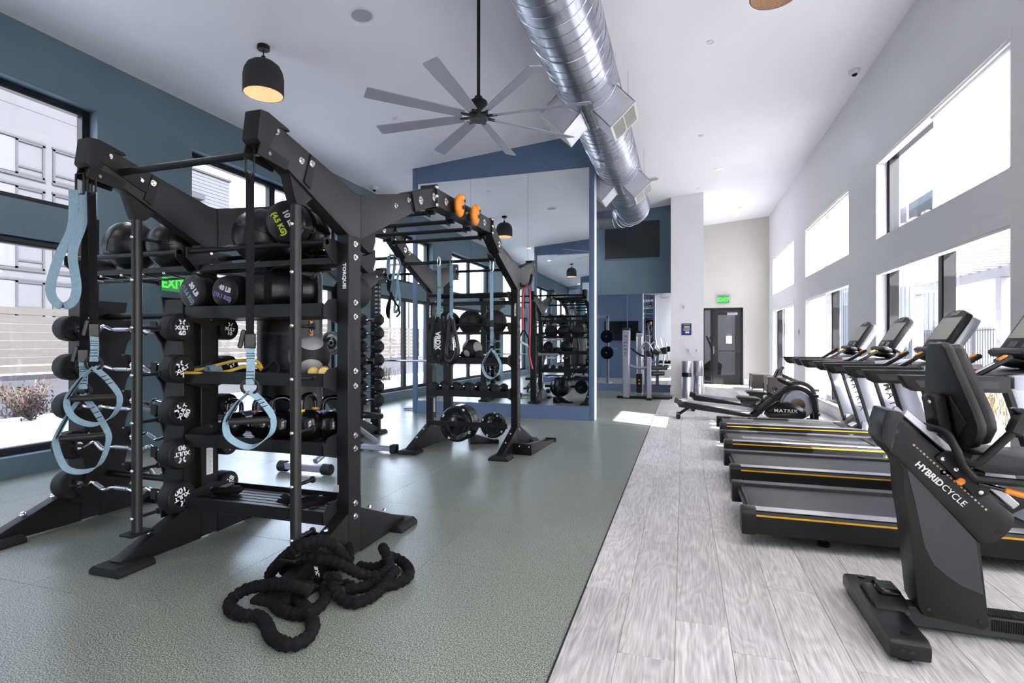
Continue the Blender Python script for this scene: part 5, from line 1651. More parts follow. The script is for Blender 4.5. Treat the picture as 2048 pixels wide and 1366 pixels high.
# ------------------------------------------------------------------ treadmills
def treadmill(x, y, label):
    t = thing('treadmill', label, 'treadmill', (x, y, 0), (0, 0, 0), 'treadmills in a row by the windows')
    W = 0.83
    fr = MB().bb(0.05, 1.90, 0.02, W - 0.02, 0.10, 0.145, 0.004).bb(1.45, 1.90, 0.03, W - 0.03, 0.10, 0.22, 0.01)
    fr.build('deck_frame', 'steel', t)
    for far in (0, 1):
        pr = [(0.0, 0.085), (0.0, 0.205), (0.018, 0.222), (0.115, 0.230), (0.125, 0.20), (0.125, 0.085)]
        if far:
            pr = [(W - a, b) for a, b in pr][::-1]
        r_ = MB().prism(pr, 'x', 0.055, 1.86).build('side_rail', 'plastic', t, bev=0.002)
        yt = (0.022, 0.112) if not far else (W - 0.112, W - 0.022)
        MB().bb(0.06, 1.72, yt[0], yt[1], 0.2265, 0.2315, 0.001).build('foot_plate', 'alu' if not far else 'darkgrey', r_)
        ys = -0.002 if not far else W - 0.004
        MB().bb(0.055, 1.86, ys, ys + 0.006, 0.196, 0.206).build('yellow_stripe', 'yellow_line', r_)
        pc = [(a, b) for a, b in [(-0.006, 0.075), (-0.006, 0.212), (0.02, 0.232), (0.12, 0.236), (0.13, 0.20), (0.13, 0.10), (0.10, 0.075)]]
        if far:
            pc = [(W - a, b) for a, b in pc][::-1]
        MB().prism(pc, 'x', -0.03, 0.06).build('rear_cap', 'plastic', t, bev=0.012)
    bp = [(0.03, 0.205), (1.56, 0.205), (1.56, 0.175), (0.03, 0.175)]
    belt = spline([(0.045, 0, 0.155), (0.010, 0, 0.180), (0.045, 0, 0.207), (0.10, 0, 0.210), (0.8, 0, 0.210), (1.56, 0, 0.210)], 4)
    MB().ribbon(belt, 0.575, 0.004, (0, 1, 0)).xf(None, (0, W / 2, 0)).build('running_belt', 'belt', t)
    MB().cyl((0.045, 0.13, 0.18), (0.045, W - 0.13, 0.18), 0.024, n=18).build('rear_roller', 'darkgrey', t)
    hood = [(1.50, 0.215), (1.58, 0.245), (1.66, 0.33), (1.74, 0.365), (1.88, 0.345), (1.93, 0.25), (1.93, 0.10), (1.50, 0.10)]
    MB().prism(hood, 'y', 0.13, W - 0.13).build('motor_hood', 'darkgrey', t, bev=0.012)
    MB().prism([(1.55, 0.235), (1.61, 0.275), (1.60, 0.285), (1.54, 0.243)], 'y', 0.22, 0.36).build('hood_sticker', 'silver', t)
    MB().bb(1.46, 1.52, -0.004, 0.001, 0.125, 0.175).build('warning_label', 'darkgrey', t)
    MB().prism([(1.475, 0.135), (1.505, 0.135), (1.49, 0.165)], 'y', -0.006, -0.002).build('warning_triangle', 'yellow_line', t)
    for yy in (0.16, W - 0.16):
        MB().prism([(0.30, 0.10), (0.62, 0.10), (0.55, 0.058), (0.40, 0.058)], 'y', yy - 0.02, yy + 0.02).build('foot_bracket', 'steel', t)
        MB().cyl((0.47, yy, 0.0), (0.47, yy, 0.022), 0.040, 0.034, 20, True, 0.004).cyl((0.47, yy, 0.022), (0.47, yy, 0.06), 0.014, n=10).build('levelling_foot', 'rubber', t)
        MB().cyl((1.70, yy, 0.0), (1.70, yy, 0.10), 0.035, n=18, ch=0.004).build('levelling_foot', 'rubber', t)
    for far in (0, 1):
        y0 = 0.035 if not far else W - 0.105
        y1 = y0 + 0.07
        ms = [(1.625, 0.20), (1.80, 0.20), (1.545, 1.04), (1.385, 1.04)]
        m_ = MB().prism(ms, 'y', y0, y1).build('mast', 'silver', t, bev=0.012)
        MB().prism([(1.605, 0.20), (1.627, 0.20), (1.387, 1.04), (1.365, 1.04)], 'y', y0 + 0.004, y1 - 0.004).build('mast_edge', 'plastic', m_)
        MB().prism([(1.60, 0.12), (1.86, 0.12), (1.80, 0.33), (1.615, 0.33)], 'y', y0 - 0.012, y1 + 0.012).build('mast_foot', 'silver', t, bev=0.01)
        MB().prism([(1.66, 0.17), (1.79, 0.17), (1.755, 0.285), (1.655, 0.285)], 'y', y0 - 0.0135, y0 - 0.012).build('mast_foot_cover', 'device', t)
        if not far:
            bx = basis((0.285, 0, -0.94), (0.94, 0, 0.285))
            text('MATRIX', 0.095, (1.565, y0 - 0.001, 0.68), bx, 'plastic', m_, sx=1.0, sp=1.42, bold=0.001)
            MB().cyl((1.516, y0 - 0.002, 0.815), (1.516, y0, 0.815), 0.008, n=10).build('red_dot', 'red', m_)
        hy0, hy1 = (0.04, 0.115) if not far else (W - 0.115, W - 0.04)
        hr_ = [(0.845, 1.108), (1.39, 1.108), (1.39, 1.012), (0.925, 1.012), (0.885, 1.035)]
        h = MB().prism(hr_, 'y', hy0, hy1).build('handrail', 'plastic', t, bev=0.012)
        for yy in (hy0 - 0.002, hy1 - 0.002):
            MB().prism([(0.925, 1.078), (1.33, 1.078), (1.33, 1.036), (0.955, 1.036)], 'y', yy, yy + 0.004).build('grip_inlay', 'darkgrey', h)
        sh = [(1.40, 1.112), (1.50, 1.125), (1.78, 1.14), (1.80, 1.06), (1.64, 0.985), (1.52, 0.94), (1.42, 0.99), (1.40, 1.01)]
        MB().prism(sh, 'y', hy0 - 0.004, hy1 + 0.004).build('console_shoulder', 'silver', t, bev=0.012)
        # angled grip with a coloured control pad
        gy = 0.24 if not far else W - 0.24
        g = MB().box((1.385, gy, 1.155), (0.24, 0.042, 0.034), (0, -33, 0), 0.010).build('angled_grip', 'plastic', t)
        MB().box((1.437, gy, 1.211), (0.055, 0.034, 0.012), (0, -33, 0), 0.004).build('grip_pad', 'orange', g)
        MB().box((1.345, gy, 1.147), (0.12, 0.030, 0.006), (0, -33, 0)).build('grip_plate', 'silver', g)
    MB().prism([(1.33, 1.075), (1.36, 1.105), (1.55, 1.135), (1.76, 1.135), (1.76, 1.05), (1.42, 1.04)], 'y', 0.115, W - 0.115).build('dash_panel', 'plastic', t, bev=0.01)
    MB().bb(1.385, 1.43, W / 2 - 0.055, W / 2 + 0.055, 1.108, 1.135, 0.006).build('stop_key', 'red', t)
    MB().tube(spline([(1.40, W / 2 - 0.03, 1.13), (1.36, W / 2 - 0.06, 1.10), (1.40, W / 2 - 0.10, 1.12)], 4), 0.003, 6).build('key_cord', 'device', t)
    # console head
    cy = W / 2
    rc = Matrix.Rotation(R(31), 3, 'Y')
    c0 = Vector((1.695, cy, 1.395))
    def L(x, yy, z):
        return rc @ Vector((x, yy, z)) + c0
    hd = MB()
    out = [(-0.19, -0.185), (0.19, -0.185), (0.20, -0.17), (0.205, 0.10), (0.19, 0.165), (0.10, 0.195), (0.0, 0.203), (-0.10, 0.195), (-0.19, 0.165), (-0.205, 0.10), (-0.20, -0.17)]
    hd.prism(out, 'x', -0.02, 0.03).xf(rc, c0)
    console = hd.build('console_head', 'plastic', t, bev=0.008)
    o2 = [(a * 0.96, b * 0.96) for a, b in out]
    MB().prism(o2, 'x', 0.03, 0.105).xf(rc, c0).build('console_back', 'silver', t, bev=0.022)
    MB().bb(-0.024, -0.019, -0.172, 0.172, -0.09, 0.125, 0.001).xf(rc, c0).build('screen', 'screen', console)
    MB().prism([(-0.055, 0.145), (0.055, 0.145), (0.085, 0.18), (0.03, 0.183), (0.0, 0.172), (-0.03, 0.183), (-0.085, 0.18)], 'x', -0.0235, -0.019).xf(rc, c0).build('camera_bezel', 'gloss', console)
    for k in (-1, 1):
        MB().bb(-0.0225, -0.019, k * 0.075 - 0.045, k * 0.075 + 0.045, -0.155, -0.11, 0.001).xf(rc, c0).build('key_panel', 'gloss', console)
    MB().box((0.07, -0.199, -0.12), (0.04, 0.002, 0.08)).xf(rc, c0).build('serial_label', 'white', console)
    MB().box((1.575, cy, 1.235), (0.10, 0.40, 0.058), (0, 12, 0), 0.020).build('tablet_ledge', 'darkgrey', t)
    MB().sphere((1.60, cy, 1.185), 0.10, 24, 12, (0.95, 1.9, 0.42)).build('speaker_tray', 'plastic', t)
    MB().sphere((1.513, cy, 1.19), 0.008, 10, 6, (0.6, 2.2, 1)).build('status_light', 'white', t)
    MB().cyl((1.68, cy, 1.12), (1.66, cy, 1.26), 0.07, 0.06, 24).build('console_neck', 'plastic', t)
    return t
TY = [3.72, 5.0, 6.285, 7.60]
TXX = [0.385, 0.415, 0.455, 0.49]
TL = ['nearest black and silver treadmill, right behind the exercise bike', 'treadmill second from the camera, its console above the exercise bike backrest', 'treadmill third from the camera, its console before a black window post', 'farthest treadmill, next to the rowing machines']
tm = treadmill(TXX[0], TY[0], TL[0])
for i in range(1, 4):
    dup(tm, (TXX[i], TY[i], 0), (0, 0, 0), TL[i])

# ------------------------------------------------------------------ recumbent bike
bk = thing('exercise_bike', 'black reclined exercise bike with slanted white lettering, standing before the nearest treadmill', 'exercise bike', (1.1, 2.9, 0))
bo = (1.1, 2.9, 0)
def bpart(mb, name, m, par=None, bev=0.0, **kw):
    return mb.build(name, m, par or bk, bev=bev, off=bo, **kw)
tower = [(0.912, 0.79), (0.932, 0.735), (0.937, 0.62), (0.957, 0.482), (0.990, 0.137), (1.01, 0.092), (1.232, 0.062), (1.251, 0.085), (1.237, 0.234), (1.218, 0.431), (1.16, 0.53), (0.932, 0.781)]
bpart(MB().prism(tower, 'y', 2.81, 2.97), 'tower_shroud', 'plastic', bev=0.018)
pan = [(0.945, 0.755), (1.202, 0.445), (1.228, 0.216), (1.15, 0.245), (1.101, 0.279), (1.05, 0.325), (1.015, 0.40), (1.0, 0.48), (0.976, 0.61)]
for y in (2.8075, 2.9695):
    bpart(MB().prism(pan[::-1], 'y', y, y + 0.003), 'shroud_panel', 'darkgrey')
head = [(0.872, 0.997), (0.915, 0.993), (0.93, 0.965), (1.336, 0.566), (1.333, 0.525), (1.300, 0.476), (1.262, 0.445), (1.215, 0.436), (0.93, 0.762), (0.888, 0.806), (0.852, 0.874), (0.857, 0.935)]
hd_ = bpart(MB().prism(head, 'y', 2.80, 2.98), 'rail_housing', 'plastic', bev=0.012)
bpart(MB().prism([(0.868, 1.002), (0.915, 0.997), (0.936, 0.972), (0.912, 0.938), (0.892, 0.83), (0.886, 0.803), (0.845, 0.872), (0.851, 0.938)], 'y', 2.793, 2.987), 'end_cap', 'vinyl', bev=0.016)
d = Vector((1.345 - 0.925, 0, 0.575 - 0.978))
a0 = math.degrees(math.atan2(-d.z, d.x))
for yy in (2.835, 2.965):
    bpart(MB().box((1.147, yy, 0.796), (0.56, 0.034, 0.034), (0, a0, 0), 0.004), 'seat_rail', 'alu')
bpart(MB().box((1.143, 2.90, 0.786), (0.55, 0.10, 0.018), (0, a0, 0), 0.002), 'rail_channel', 'gloss')
bx = basis((d.x, 0, d.z), (-d.z, 0, d.x))
text('HYBRID', 0.0375, (1.028 - bo[0], 2.7985 - bo[1], 0.724), bx, 'white', hd_, sx=1.0, bold=0.0010)
text('CYCLE', 0.0375, (1.118 - bo[0], 2.7985 - bo[1], 0.6375), bx, 'white', hd_, sx=1.0)
sc_ = MB()
for i in range(22):
    f = i / 21
    sc_.box((0.972 + (1.232 - 0.972) * f, 2.7985, 0.848 - (0.848 - 0.588) * f), (0.009, 0.002, 0.005 if i % 3 else 0.008), (0, a0, 0))
bpart(sc_, 'scale_marks', 'felt_in', hd_, kind='stuff')
for x, z in ((0.905, 0.905), (1.275, 0.495)):
    bpart(MB().cyl((x, 2.7975, z), (x, 2.80, z), 0.011, n=16), 'bolt_hole', 'gloss', hd_)
for x, z in ((1.03, 0.125), (1.215, 0.10)):
    bpart(MB().cyl((x, 2.806, z), (x, 2.81, z), 0.008, n=14), 'screw_hole', 'gloss')
# seat carriage
cr_ = [(1.045, 0.80), (1.075, 0.828), (1.115, 0.832), (1.165, 0.775), (1.245, 0.685), (1.235, 0.655), (1.205, 0.637), (1.185, 0.645)]
for y in (2.785, 3.003):
    bpart(MB().prism(cr_[::-1], 'y', y, y + 0.010), 'carriage_plate', 'steel', bev=0.003)
for x, z in ((1.073, 0.797), (1.12, 0.755), (1.208, 0.662)):
    bpart(MB().lathe([(0.009, 0), (0.009, 0.003), (0.005, 0.005), (0, 0.005)], 14, (x, 2.785, z), basis((1, 0, 0), (0, 0, 1))), 'carriage_bolt', 'zinc')
bpart(MB().bb(1.06, 1.24, 2.80, 3.0, 0.715, 0.755, 0.01).bb(1.10, 1.20, 2.82, 2.98, 0.74, 0.80, 0.01), 'carriage_block', 'plastic')
bpart(MB().box((1.128, 2.778, 0.700), (0.030, 0.012, 0.014), (0, 40, 0), 0.004).cyl((1.137, 2.776, 0.706), (1.137, 2.784, 0.706), 0.014, n=16), 'lock_pin', 'orange')
bpart(MB().cyl((1.19, 2.765, 0.705), (1.29, 2.755, 0.683), 0.009, n=12), 'lever_rod', 'gloss')
bpart(MB().cyl((1.275, 2.757, 0.686), (1.40, 2.745, 0.655), 0.013, n=14, ch=0.003), 'lever_handle', 'orange')
# backrest: a tapered shell with a pad
def backrest_poly(y0, k=1.0):
    P = [(-0.055, 0.27), (-0.085, 0.245), (-0.20, -0.02), (-0.215, -0.075), (-0.205, -0.115), (-0.14, -0.18), (-0.10, -0.19), (0.10, -0.19), (0.14, -0.18), (0.205, -0.115), (0.215, -0.075), (0.20, -0.02), (0.085, 0.245), (0.055, 0.27)]
    return [(a * k, b * k) for a, b in P]
rb = Matrix.Rotation(R(-9), 3, 'Y') @ Matrix.Rotation(R(4), 3, 'Z')
cb = Vector((1.135, 2.885, 1.035))
bs = bpart(MB().prism(backrest_poly(0), 'x', -0.018, 0.022).xf(rb, cb), 'backrest_shell', 'plastic', bev=0.016)
bpart(MB().prism(backrest_poly(0, 0.95), 'x', 0.020, 0.065).xf(rb, cb), 'backrest_pad', 'vinyl', bev=0.018)
for k in (-1, 1):
    tri = [(k * 0.055, 0.035), (k * 0.145, -0.075), (k * 0.06, -0.145)]
    bpart(MB().prism(tri if k < 0 else tri[::-1], 'x', -0.0215, -0.016).xf(rb, cb), 'shell_inset', 'darkgrey', bs)
bk_ = bpart(MB().bb(-0.085, -0.02, -0.045, 0.055, -0.175, 0.045, 0.012).xf(rb, cb), 'back_bracket', 'plastic')
for z in (0.015, -0.13):
    bpart(MB().sphere((-0.086, -0.028, z), 0.009, 10, 6).xf(rb, cb), 'bracket_bolt', 'zinc', bk_)
bpart(MB().tube(spline([(1.06, 2.90, 0.93), (1.045, 2.90, 0.88), (1.09, 2.90, 0.80), (1.13, 2.90, 0.755)], 6), 0.022, 14), 'back_post', 'steel')
# side handles
for k in (-1, 1):
    y = 2.9 + k * 0.165
    bpart(MB().tube(spline([(1.035, 2.9 + k * 0.05, 0.925), (1.062, y + 0.0, 0.92), (1.09, y, 0.875), (1.12, y, 0.80), (1.155, y, 0.742), (1.20, y, 0.728), (1.45, y, 0.722), (1.62, y, 0.735)], 7), 0.0165, 14), 'handle_tube', 'steel')
    bpart(MB().tube(spline([(1.12, y - k * 0.01, 0.812), (1.16, y + k * 0.01, 0.795), (1.20, y + k * 0.015, 0.83), (1.285, y + k * 0.02, 0.935)], 7), 0.0165, 14), 'side_arm', 'steel')
    bpart(MB().box((1.305, y + k * 0.02, 0.972), (0.062, 0.042, 0.115), (0, 22, 0), 0.016), 'hand_grip', 'plastic')
    bpart(MB().box((1.318, y + k * 0.02, 1.022), (0.075, 0.050, 0.022), (0, 8, 0), 0.008), 'grip_cap', 'gloss')
seat = [(1.13, 0.785), (1.15, 0.835), (1.25, 0.842), (1.40, 0.818), (1.55, 0.826), (1.60, 0.80), (1.58, 0.765), (1.30, 0.752), (1.20, 0.757)]
bpart(MB().prism(seat, 'y', 2.72, 3.08), 'seat_cushion', 'vinyl', bev=0.022)
# base beam, rear stabiliser and the front end that leaves the photo
bpart(MB().bb(0.90, 2.28, 2.85, 2.95, 0.015, 0.105, 0.012), 'base_beam', 'darkgrey')
tr_ = MB()
for i in range(40):
    x = 1.275 + i * 0.0085
    tr_.bb(x, x + 0.005, 2.86, 2.94, 0.105, 0.112)
    tr_.bb(x, x + 0.005, 2.844, 2.85, 0.05, 0.10)
bpart(tr_, 'ribbed_tread', 'rubber', kind='stuff')
ft = bpart(MB().prism([(2.54, 0.02), (3.23, 0.02), (3.235, 0.075), (3.20, 0.095), (2.57, 0.10), (2.535, 0.085)], 'x', 0.80, 0.945), 'rear_stabiliser', 'vinyl', bev=0.012)
bpart(MB().prism([(2.80, 0.088), (2.86, 0.135), (2.98, 0.145), (3.05, 0.11), (3.06, 0.09)], 'x', 0.83, 0.965), 'stabiliser_saddle', 'plastic', ft, bev=0.01)
bpart(MB().bb(0.86, 0.955, 2.88, 3.0, 0.13, 0.162, 0.012), 'saddle_cover', 'gloss', ft)
for y in (2.60, 3.17):
    bpart(MB().cyl((0.872, y, 0.094), (0.872, y, 0.101), 0.017, n=18), 'cap_plug', 'gloss', ft)
    bpart(MB().cyl((0.865, y, 0.0), (0.865, y, 0.03), 0.03, n=18), 'levelling_foot', 'rubber', ft)
for x in (0.84, 0.872):
    bpart(MB().cyl((x, 2.533, 0.058), (x, 2.545, 0.058), 0.010, n=14), 'end_hole', 'gloss', ft)
bpart(MB().prism([(1.62, 0.09), (2.20, 0.09), (2.22, 0.30), (2.05, 0.62), (1.85, 0.62), (1.66, 0.34)], 'y', 2.83, 2.97), 'drive_shroud', 'plastic', bev=0.02)
for k in (-1, 1):
    bpart(MB().tube([(1.86, 2.9 + k * 0.08, 0.42), (1.86 + k * 0.10, 2.9 + k * 0.10, 0.42 - k * 0.12)], 0.014, 10).box((1.86 + k * 0.10, 2.9 + k * 0.16, 0.42 - k * 0.12), (0.10, 0.10, 0.02), (0, 20, 0), 0.006), 'pedal', 'gloss')
bpart(MB().tube([(1.95, 2.9, 0.60), (2.02, 2.9, 1.15)], 0.035, 14).box((2.0, 2.9, 1.28), (0.06, 0.36, 0.30), (0, 25, 0), 0.02), 'console_mast', 'plastic')
bpart(MB().bb(2.20, 2.32, 2.60, 3.20, 0.015, 0.09, 0.012), 'front_stabiliser', 'plastic')

# ------------------------------------------------------------------ rowing machines
def rower(loc, label):
    t = thing('rowing_machine', label, 'rowing machine', loc, (0, 0, 0), 'rowing machines')
    w_ = 0.085
    # side view coordinates: x from the rear foot (0) to the flywheel (2.2)
    MB().prism([(0.0, 0.315), (1.22, 0.10), (1.22, 0.055), (0.07, 0.195)], 'y', -w_, w_).build('lower_beam', 'steel', t, bev=0.004)
    MB().prism([(0.02, 0.325), (1.25, 0.225), (1.25, 0.165), (0.06, 0.265)], 'y', -0.05, 0.05).build('seat_rail', 'alu', t, bev=0.004)
    MB().box((0.05, 0, 0.30), (0.12, 0.19, 0.09), (0, 12, 0), 0.01).build('rear_cap', 'plastic', t)
    MB().box((0.15, -0.0, 0.13), (0.26, 0.05, 0.045), (0, -37, 0), 0.006).build('rear_leg', 'steel', t)
    MB().bb(0.02, 0.09, -0.22, 0.22, 0.02, 0.08, 0.01).build('rear_foot', 'plastic', t)
    for k in (-1, 1):
        MB().cyl((0.055, k * 0.18, 0), (0.055, k * 0.18, 0.03), 0.03, n=14).build('foot_pad', 'rubber', t)
    s = [(1.00, 0.36), (1.30, 0.34), (1.36, 0.37), (1.30, 0.395), (1.02, 0.405), (0.99, 0.385)]
    MB().prism(s, 'y', -0.17, 0.17).build('seat', 'vinyl', t, bev=0.012)
    MB().prism([(1.04, 0.345), (1.08, 0.25), (1.20, 0.225), (1.27, 0.25), (1.30, 0.345)], 'y', -0.08, 0.08).build('seat_carriage', 'darkgrey', t, bev=0.01)
    for k in (-1, 1):
        y = k * 0.145
        P = spline([(1.20, y, 0.045), (1.36, y, 0.20), (1.58, y, 0.42), (1.74, y, 0.545), (1.90, y, 0.575), (2.05, y, 0.50), (2.12, y, 0.36), (2.16, y, 0.06)], 6)
        MB().ribbon(P, 0.05, 0.07, (0, 1, 0)).build('hoop_frame', 'steel', t, bev=0.006)
        MB().box((1.40, k * 0.13, 0.30), (0.30, 0.10, 0.04), (0, -42, 0), 0.01).build('foot_rest', 'darkgrey', t)
        for q in (0.0, 0.12):
            MB().box((1.37 + q, k * 0.13, 0.345 + q * 0.9), (0.05, 0.12, 0.018), (0, -42, 0), 0.004).build('foot_strap', 'cloth', t)
        MB().box((1.29, k * 0.13, 0.235), (0.05, 0.10, 0.10), (0, -30, 0), 0.01).build('heel_cup', 'plastic', t)
    c = [(1.42, 0.10), (1.46, 0.20), (1.62, 0.325), (1.75, 0.345), (1.92, 0.28), (2.02, 0.19), (2.01, 0.11), (1.95, 0.065), (1.50, 0.07)]
    cv = MB().prism(c, 'y', -0.15, -0.09).build('side_cover', 'gloss', t, bev=0.02)
    text('MATRIX', 0.072, (1.715, -0.1515, 0.20), (90, 0, 0), 'white', cv, sx=1.2, sp=1.15, bold=0.001)
    MB().prism([(a, b) for a, b in c], 'y', 0.09, 0.15).build('side_cover', 'gloss', t, bev=0.02)
    MB().cyl((1.90, -0.085, 0.29), (1.90, 0.085, 0.29), 0.235, n=48, ch=0.02).build('flywheel_housing', 'silver', t)
    MB().cyl((1.90, -0.088, 0.29), (1.90, 0.088, 0.29), 0.12, n=36, ch=0.01).build('flywheel_disc', 'chrome', t)
    MB().prism([(1.40, 0.30), (1.72, 0.60), (1.80, 0.60), (1.80, 0.54), (1.46, 0.26)], 'y', -0.075, 0.075).build('centre_spine', 'darkgrey', t, bev=0.012)
    MB().prism([(1.60, 0.74), (1.90, 0.61), (1.93, 0.56), (1.90, 0.53), (1.62, 0.67)], 'y', -0.028, 0.028).build('monitor_arm', 'steel', t, bev=0.008)
    MB().box((1.60, 0, 0.80), (0.03, 0.20, 0.14), (0, 24, 0), 0.008).build('monitor', 'plastic', t)
    MB().tube(spline([(1.50, -0.24, 0.43), (1.53, -0.12, 0.46), (1.54, 0, 0.465), (1.53, 0.12, 0.46), (1.50, 0.24, 0.43)], 6), 0.015, 12).build('pull_handle', 'rubber', t)
    MB().bb(2.08, 2.20, -0.22, 0.22, 0.0, 0.06, 0.008).bb(1.16, 1.26, -0.24, 0.24, 0.0, 0.05, 0.008).build('floor_foot', 'plastic', t)
    MB().bb(2.10, 2.22, -0.03, 0.03, 0.42, 0.46, 0.004).build('transport_handle', 'plastic', t)
    return t
rw = rower((-0.14, 9.75, 0), 'nearer grey and black rowing machine with white lettering on its side cover')
dup(rw, (0.12, 10.95, 0), (0, 0, 0), 'farther rowing machine, partly behind the nearer one')

# ------------------------------------------------------------------ wipes bins, boxes
def bin_(x, y, label, dark):
    t = thing('wipes_bin', label, 'bin', (x, y, 0), (0, 0, 0), 'steel wipes bins')
    r = 0.11
    MB().lathe([(0, 0), (r, 0), (r, 0.50), (r - 0.004, 0.505), (r - 0.004, 0.515), (r, 0.52), (r, 0.865), (r - 0.01, 0.875), (0, 0.88)], 36).build('bin_body', 'brushed', t)
    MB().lathe([(r + 0.001, 0.50), (r + 0.001, 0.60)], 36).build('dispenser_band', 'gloss', t) if dark else MB().sphere((0.03, -r, 0.30), 0.014, 12, 8).build('lock', 'gloss', t)
bin_(0.07, 13.35, 'steel wipes bin with a black band before the white column', True)
bin_(0.33, 13.55, 'plain steel wipes bin at the column corner', False)
for x0, y0, y1, lab in ((1.80, 15.9, 16.75, 'farther low dark wood box bench by the back wall'), (2.02, 14.75, 15.55, 'nearer low dark wood box bench by the back wall')):
    t = thing('box_bench', lab, 'bench', (x0 + 0.22, (y0 + y1) / 2, 0), (0, 0, 0), 'box benches')
    hy = (y1 - y0) / 2
    MB().bb(-0.22, 0.22, -hy, hy, 0.40, 0.44, 0.004).build('top', 'wood_box', t)
    MB().bb(-0.22, -0.19, -hy + 0.01, hy - 0.01, 0.06, 0.40).build('front_panel', 'wood_box', t)
    for k in (-1, 1):
        MB().bb(-0.20, 0.20, k * hy - (0.03 if k > 0 else 0), k * hy + (0.03 if k < 0 else 0), 0.06, 0.40).build('end_panel', 'wood_box', t)
        MB().bb(-0.235, -0.215, k * hy * 0.8 - 0.02, k * hy * 0.8 + 0.02, 0, 0.25).build('leg', 'steel', t)
        MB().bb(0.16, 0.2, k * hy * 0.8 - 0.02, k * hy * 0.8 + 0.02, 0, 0.06).build('leg', 'steel', t)

# ------------------------------------------------------------------ cable column machine at the far mirror
t = thing('cable_machine', 'pale silver weight stack machine with upright lettering before the far mirror', 'weight machine', (-1.05, 13.2, 0))
mo = (-1.05, 13.2, 0)
def mp(mb, name, m, par=None, bev=0.0, **kw):
    return mb.build(name, m, par or t, bev=bev, off=mo, **kw)
tw = mp(MB().bb(-1.36, -1.20, 12.70, 12.95, 0.02, 1.60, 0.02), 'tower', 'silver2')
text('MATRIX', 0.115, (-1.28 - mo[0], 12.699 - mo[1], 1.25), basis((0, 0, 1), (-1, 0, 0)), 'dark_metal', tw, sp=1.25)
mp(MB().prism([(-1.37, 1.60), (-1.19, 1.60), (-1.21, 1.66), (-1.35, 1.66)], 'y', 12.72, 12.93), 'tower_cap', 'plastic', bev=0.01)
mp(MB().bb(-1.08, -0.93, 13.15, 13.35, 0.02, 1.53, 0.02), 'rear_tower', 'silver2')
st = MB()
for i in range(14):
    st.bb(-1.07, -0.94, 13.02, 13.13, 0.12 + i * 0.032, 0.147 + i * 0.032)
mp(st, 'weight_stack', 'steel', kind='stuff')
for x in (-1.06, -0.95):
    mp(MB().cyl((x, 13.08, 0.05), (x, 13.08, 1.45), 0.011, n=10), 'guide_rod', 'chrome')
mp(MB().bb(-0.80, -0.70, 12.55, 12.66, 0.03, 0.98, 0.012), 'front_post', 'silver2')
mp(MB().tube(spline([(-1.20, 12.80, 0.78), (-1.0, 12.72, 0.72), (-0.75, 12.60, 0.74)], 6), 0.035, 12), 'cross_arm', 'silver2')
for z, x1 in ((0.73, -0.36), (0.60, -0.42)):
    mp(MB().cyl((-0.70, 12.62, z), (x1, 12.75, z), 0.048, n=20, ch=0.01), 'roller_pad', 'vinyl')
mp(MB().box((-0.60, 12.95, 1.08), (0.16, 0.24, 0.10), (0, 30, 0), 0.02).box((-0.78, 12.95, 1.05), (0.10, 0.22, 0.16), (0, -30, 0), 0.02), 'chest_pad', 'vinyl')
mp(MB().box((-0.42, 13.0, 1.12), (0.11, 0.20, 0.16), None, 0.02), 'elbow_pad', 'vinyl')
mp(MB().tube(spline([(-0.98, 13.0, 1.15), (-0.85, 12.95, 1.32), (-0.72, 12.95, 1.20), (-0.62, 12.95, 0.95)], 6), 0.02, 10).tube(spline([(-0.62, 13.0, 1.38), (-0.60, 13.0, 1.22), (-0.46, 13.0, 1.05)], 6), 0.02, 10).tube([(-0.42, 13.0, 1.08), (-0.46, 13.0, 0.75)], 0.018, 10).tube([(-0.48, 13.0, 1.20), (-0.52, 13.0, 1.42)], 0.016, 10), 'pivot_arm', 'chrome')
mp(MB().tube(spline([(-1.18, 12.9, 1.18), (-1.02, 12.85, 1.05), (-0.86, 12.85, 0.98)], 6), 0.022, 10), 'grip_bar', 'steel')
for z in (0.42, 0.34):
    mp(MB().cyl((-1.0, 12.98, z), (-1.0, 13.02, z), 0.022, n=14), 'selector_pin', 'orange')
mp(MB().bb(-1.50, -0.30, 12.78, 12.90, 0.0, 0.055, 0.008).bb(-0.95, -0.25, 12.95, 13.35, 0.0, 0.05, 0.008).bb(-0.80, -0.68, 12.45, 13.3, 0, 0.05, 0.008), 'base_frame', 'plastic')
# smith-style bar machine behind the partition (shown by the far mirror)
t = thing('bar_machine', 'black and silver guided bar machine seen in the far mirror', 'weight machine', (-2.9, 12.6, 0))
for x in (-0.65, 0.65):
    MB().bb(x - 0.04, x + 0.04, -0.04, 0.04, 0.03, 2.15, 0.004).build('upright', 'silver', t)
    MB().bb(x - 0.05, x + 0.05, -0.7, 0.5, 0.0, 0.06, 0.006).build('base_foot', 'silver', t)
    MB().cyl((x, -0.12, 0.1), (x, -0.12, 2.05), 0.015, n=12).build('guide_rod', 'chrome', t)
    for z in (1.5, 1.0):
        MB().cyl((x, 0.04, z), (x, 0.30, z), 0.022, n=12).build('plate_horn', 'chrome', t)
        MB().cyl((x, 0.08, z), (x, 0.16, z), 0.20, n=32, ch=0.01).build('plate', 'gloss', t)
MB().cyl((-0.95, -0.12, 1.12), (0.95, -0.12, 1.12), 0.015, n=14).build('guided_bar', 'chrome', t)
MB().bb(-0.69, 0.69, -0.04, 0.04, 2.08, 2.16, 0.004).build('top_beam', 'silver', t)
t = thing('wall_screen', 'black flat screen on the back of the mirror partition, seen in the far mirror', 'screen', (-2.2, 9.19, 1.75))
MB().bb(-0.62, 0.62, -0.02, 0.03, -0.36, 0.36, 0.006).build('screen_body', 'gloss', t)
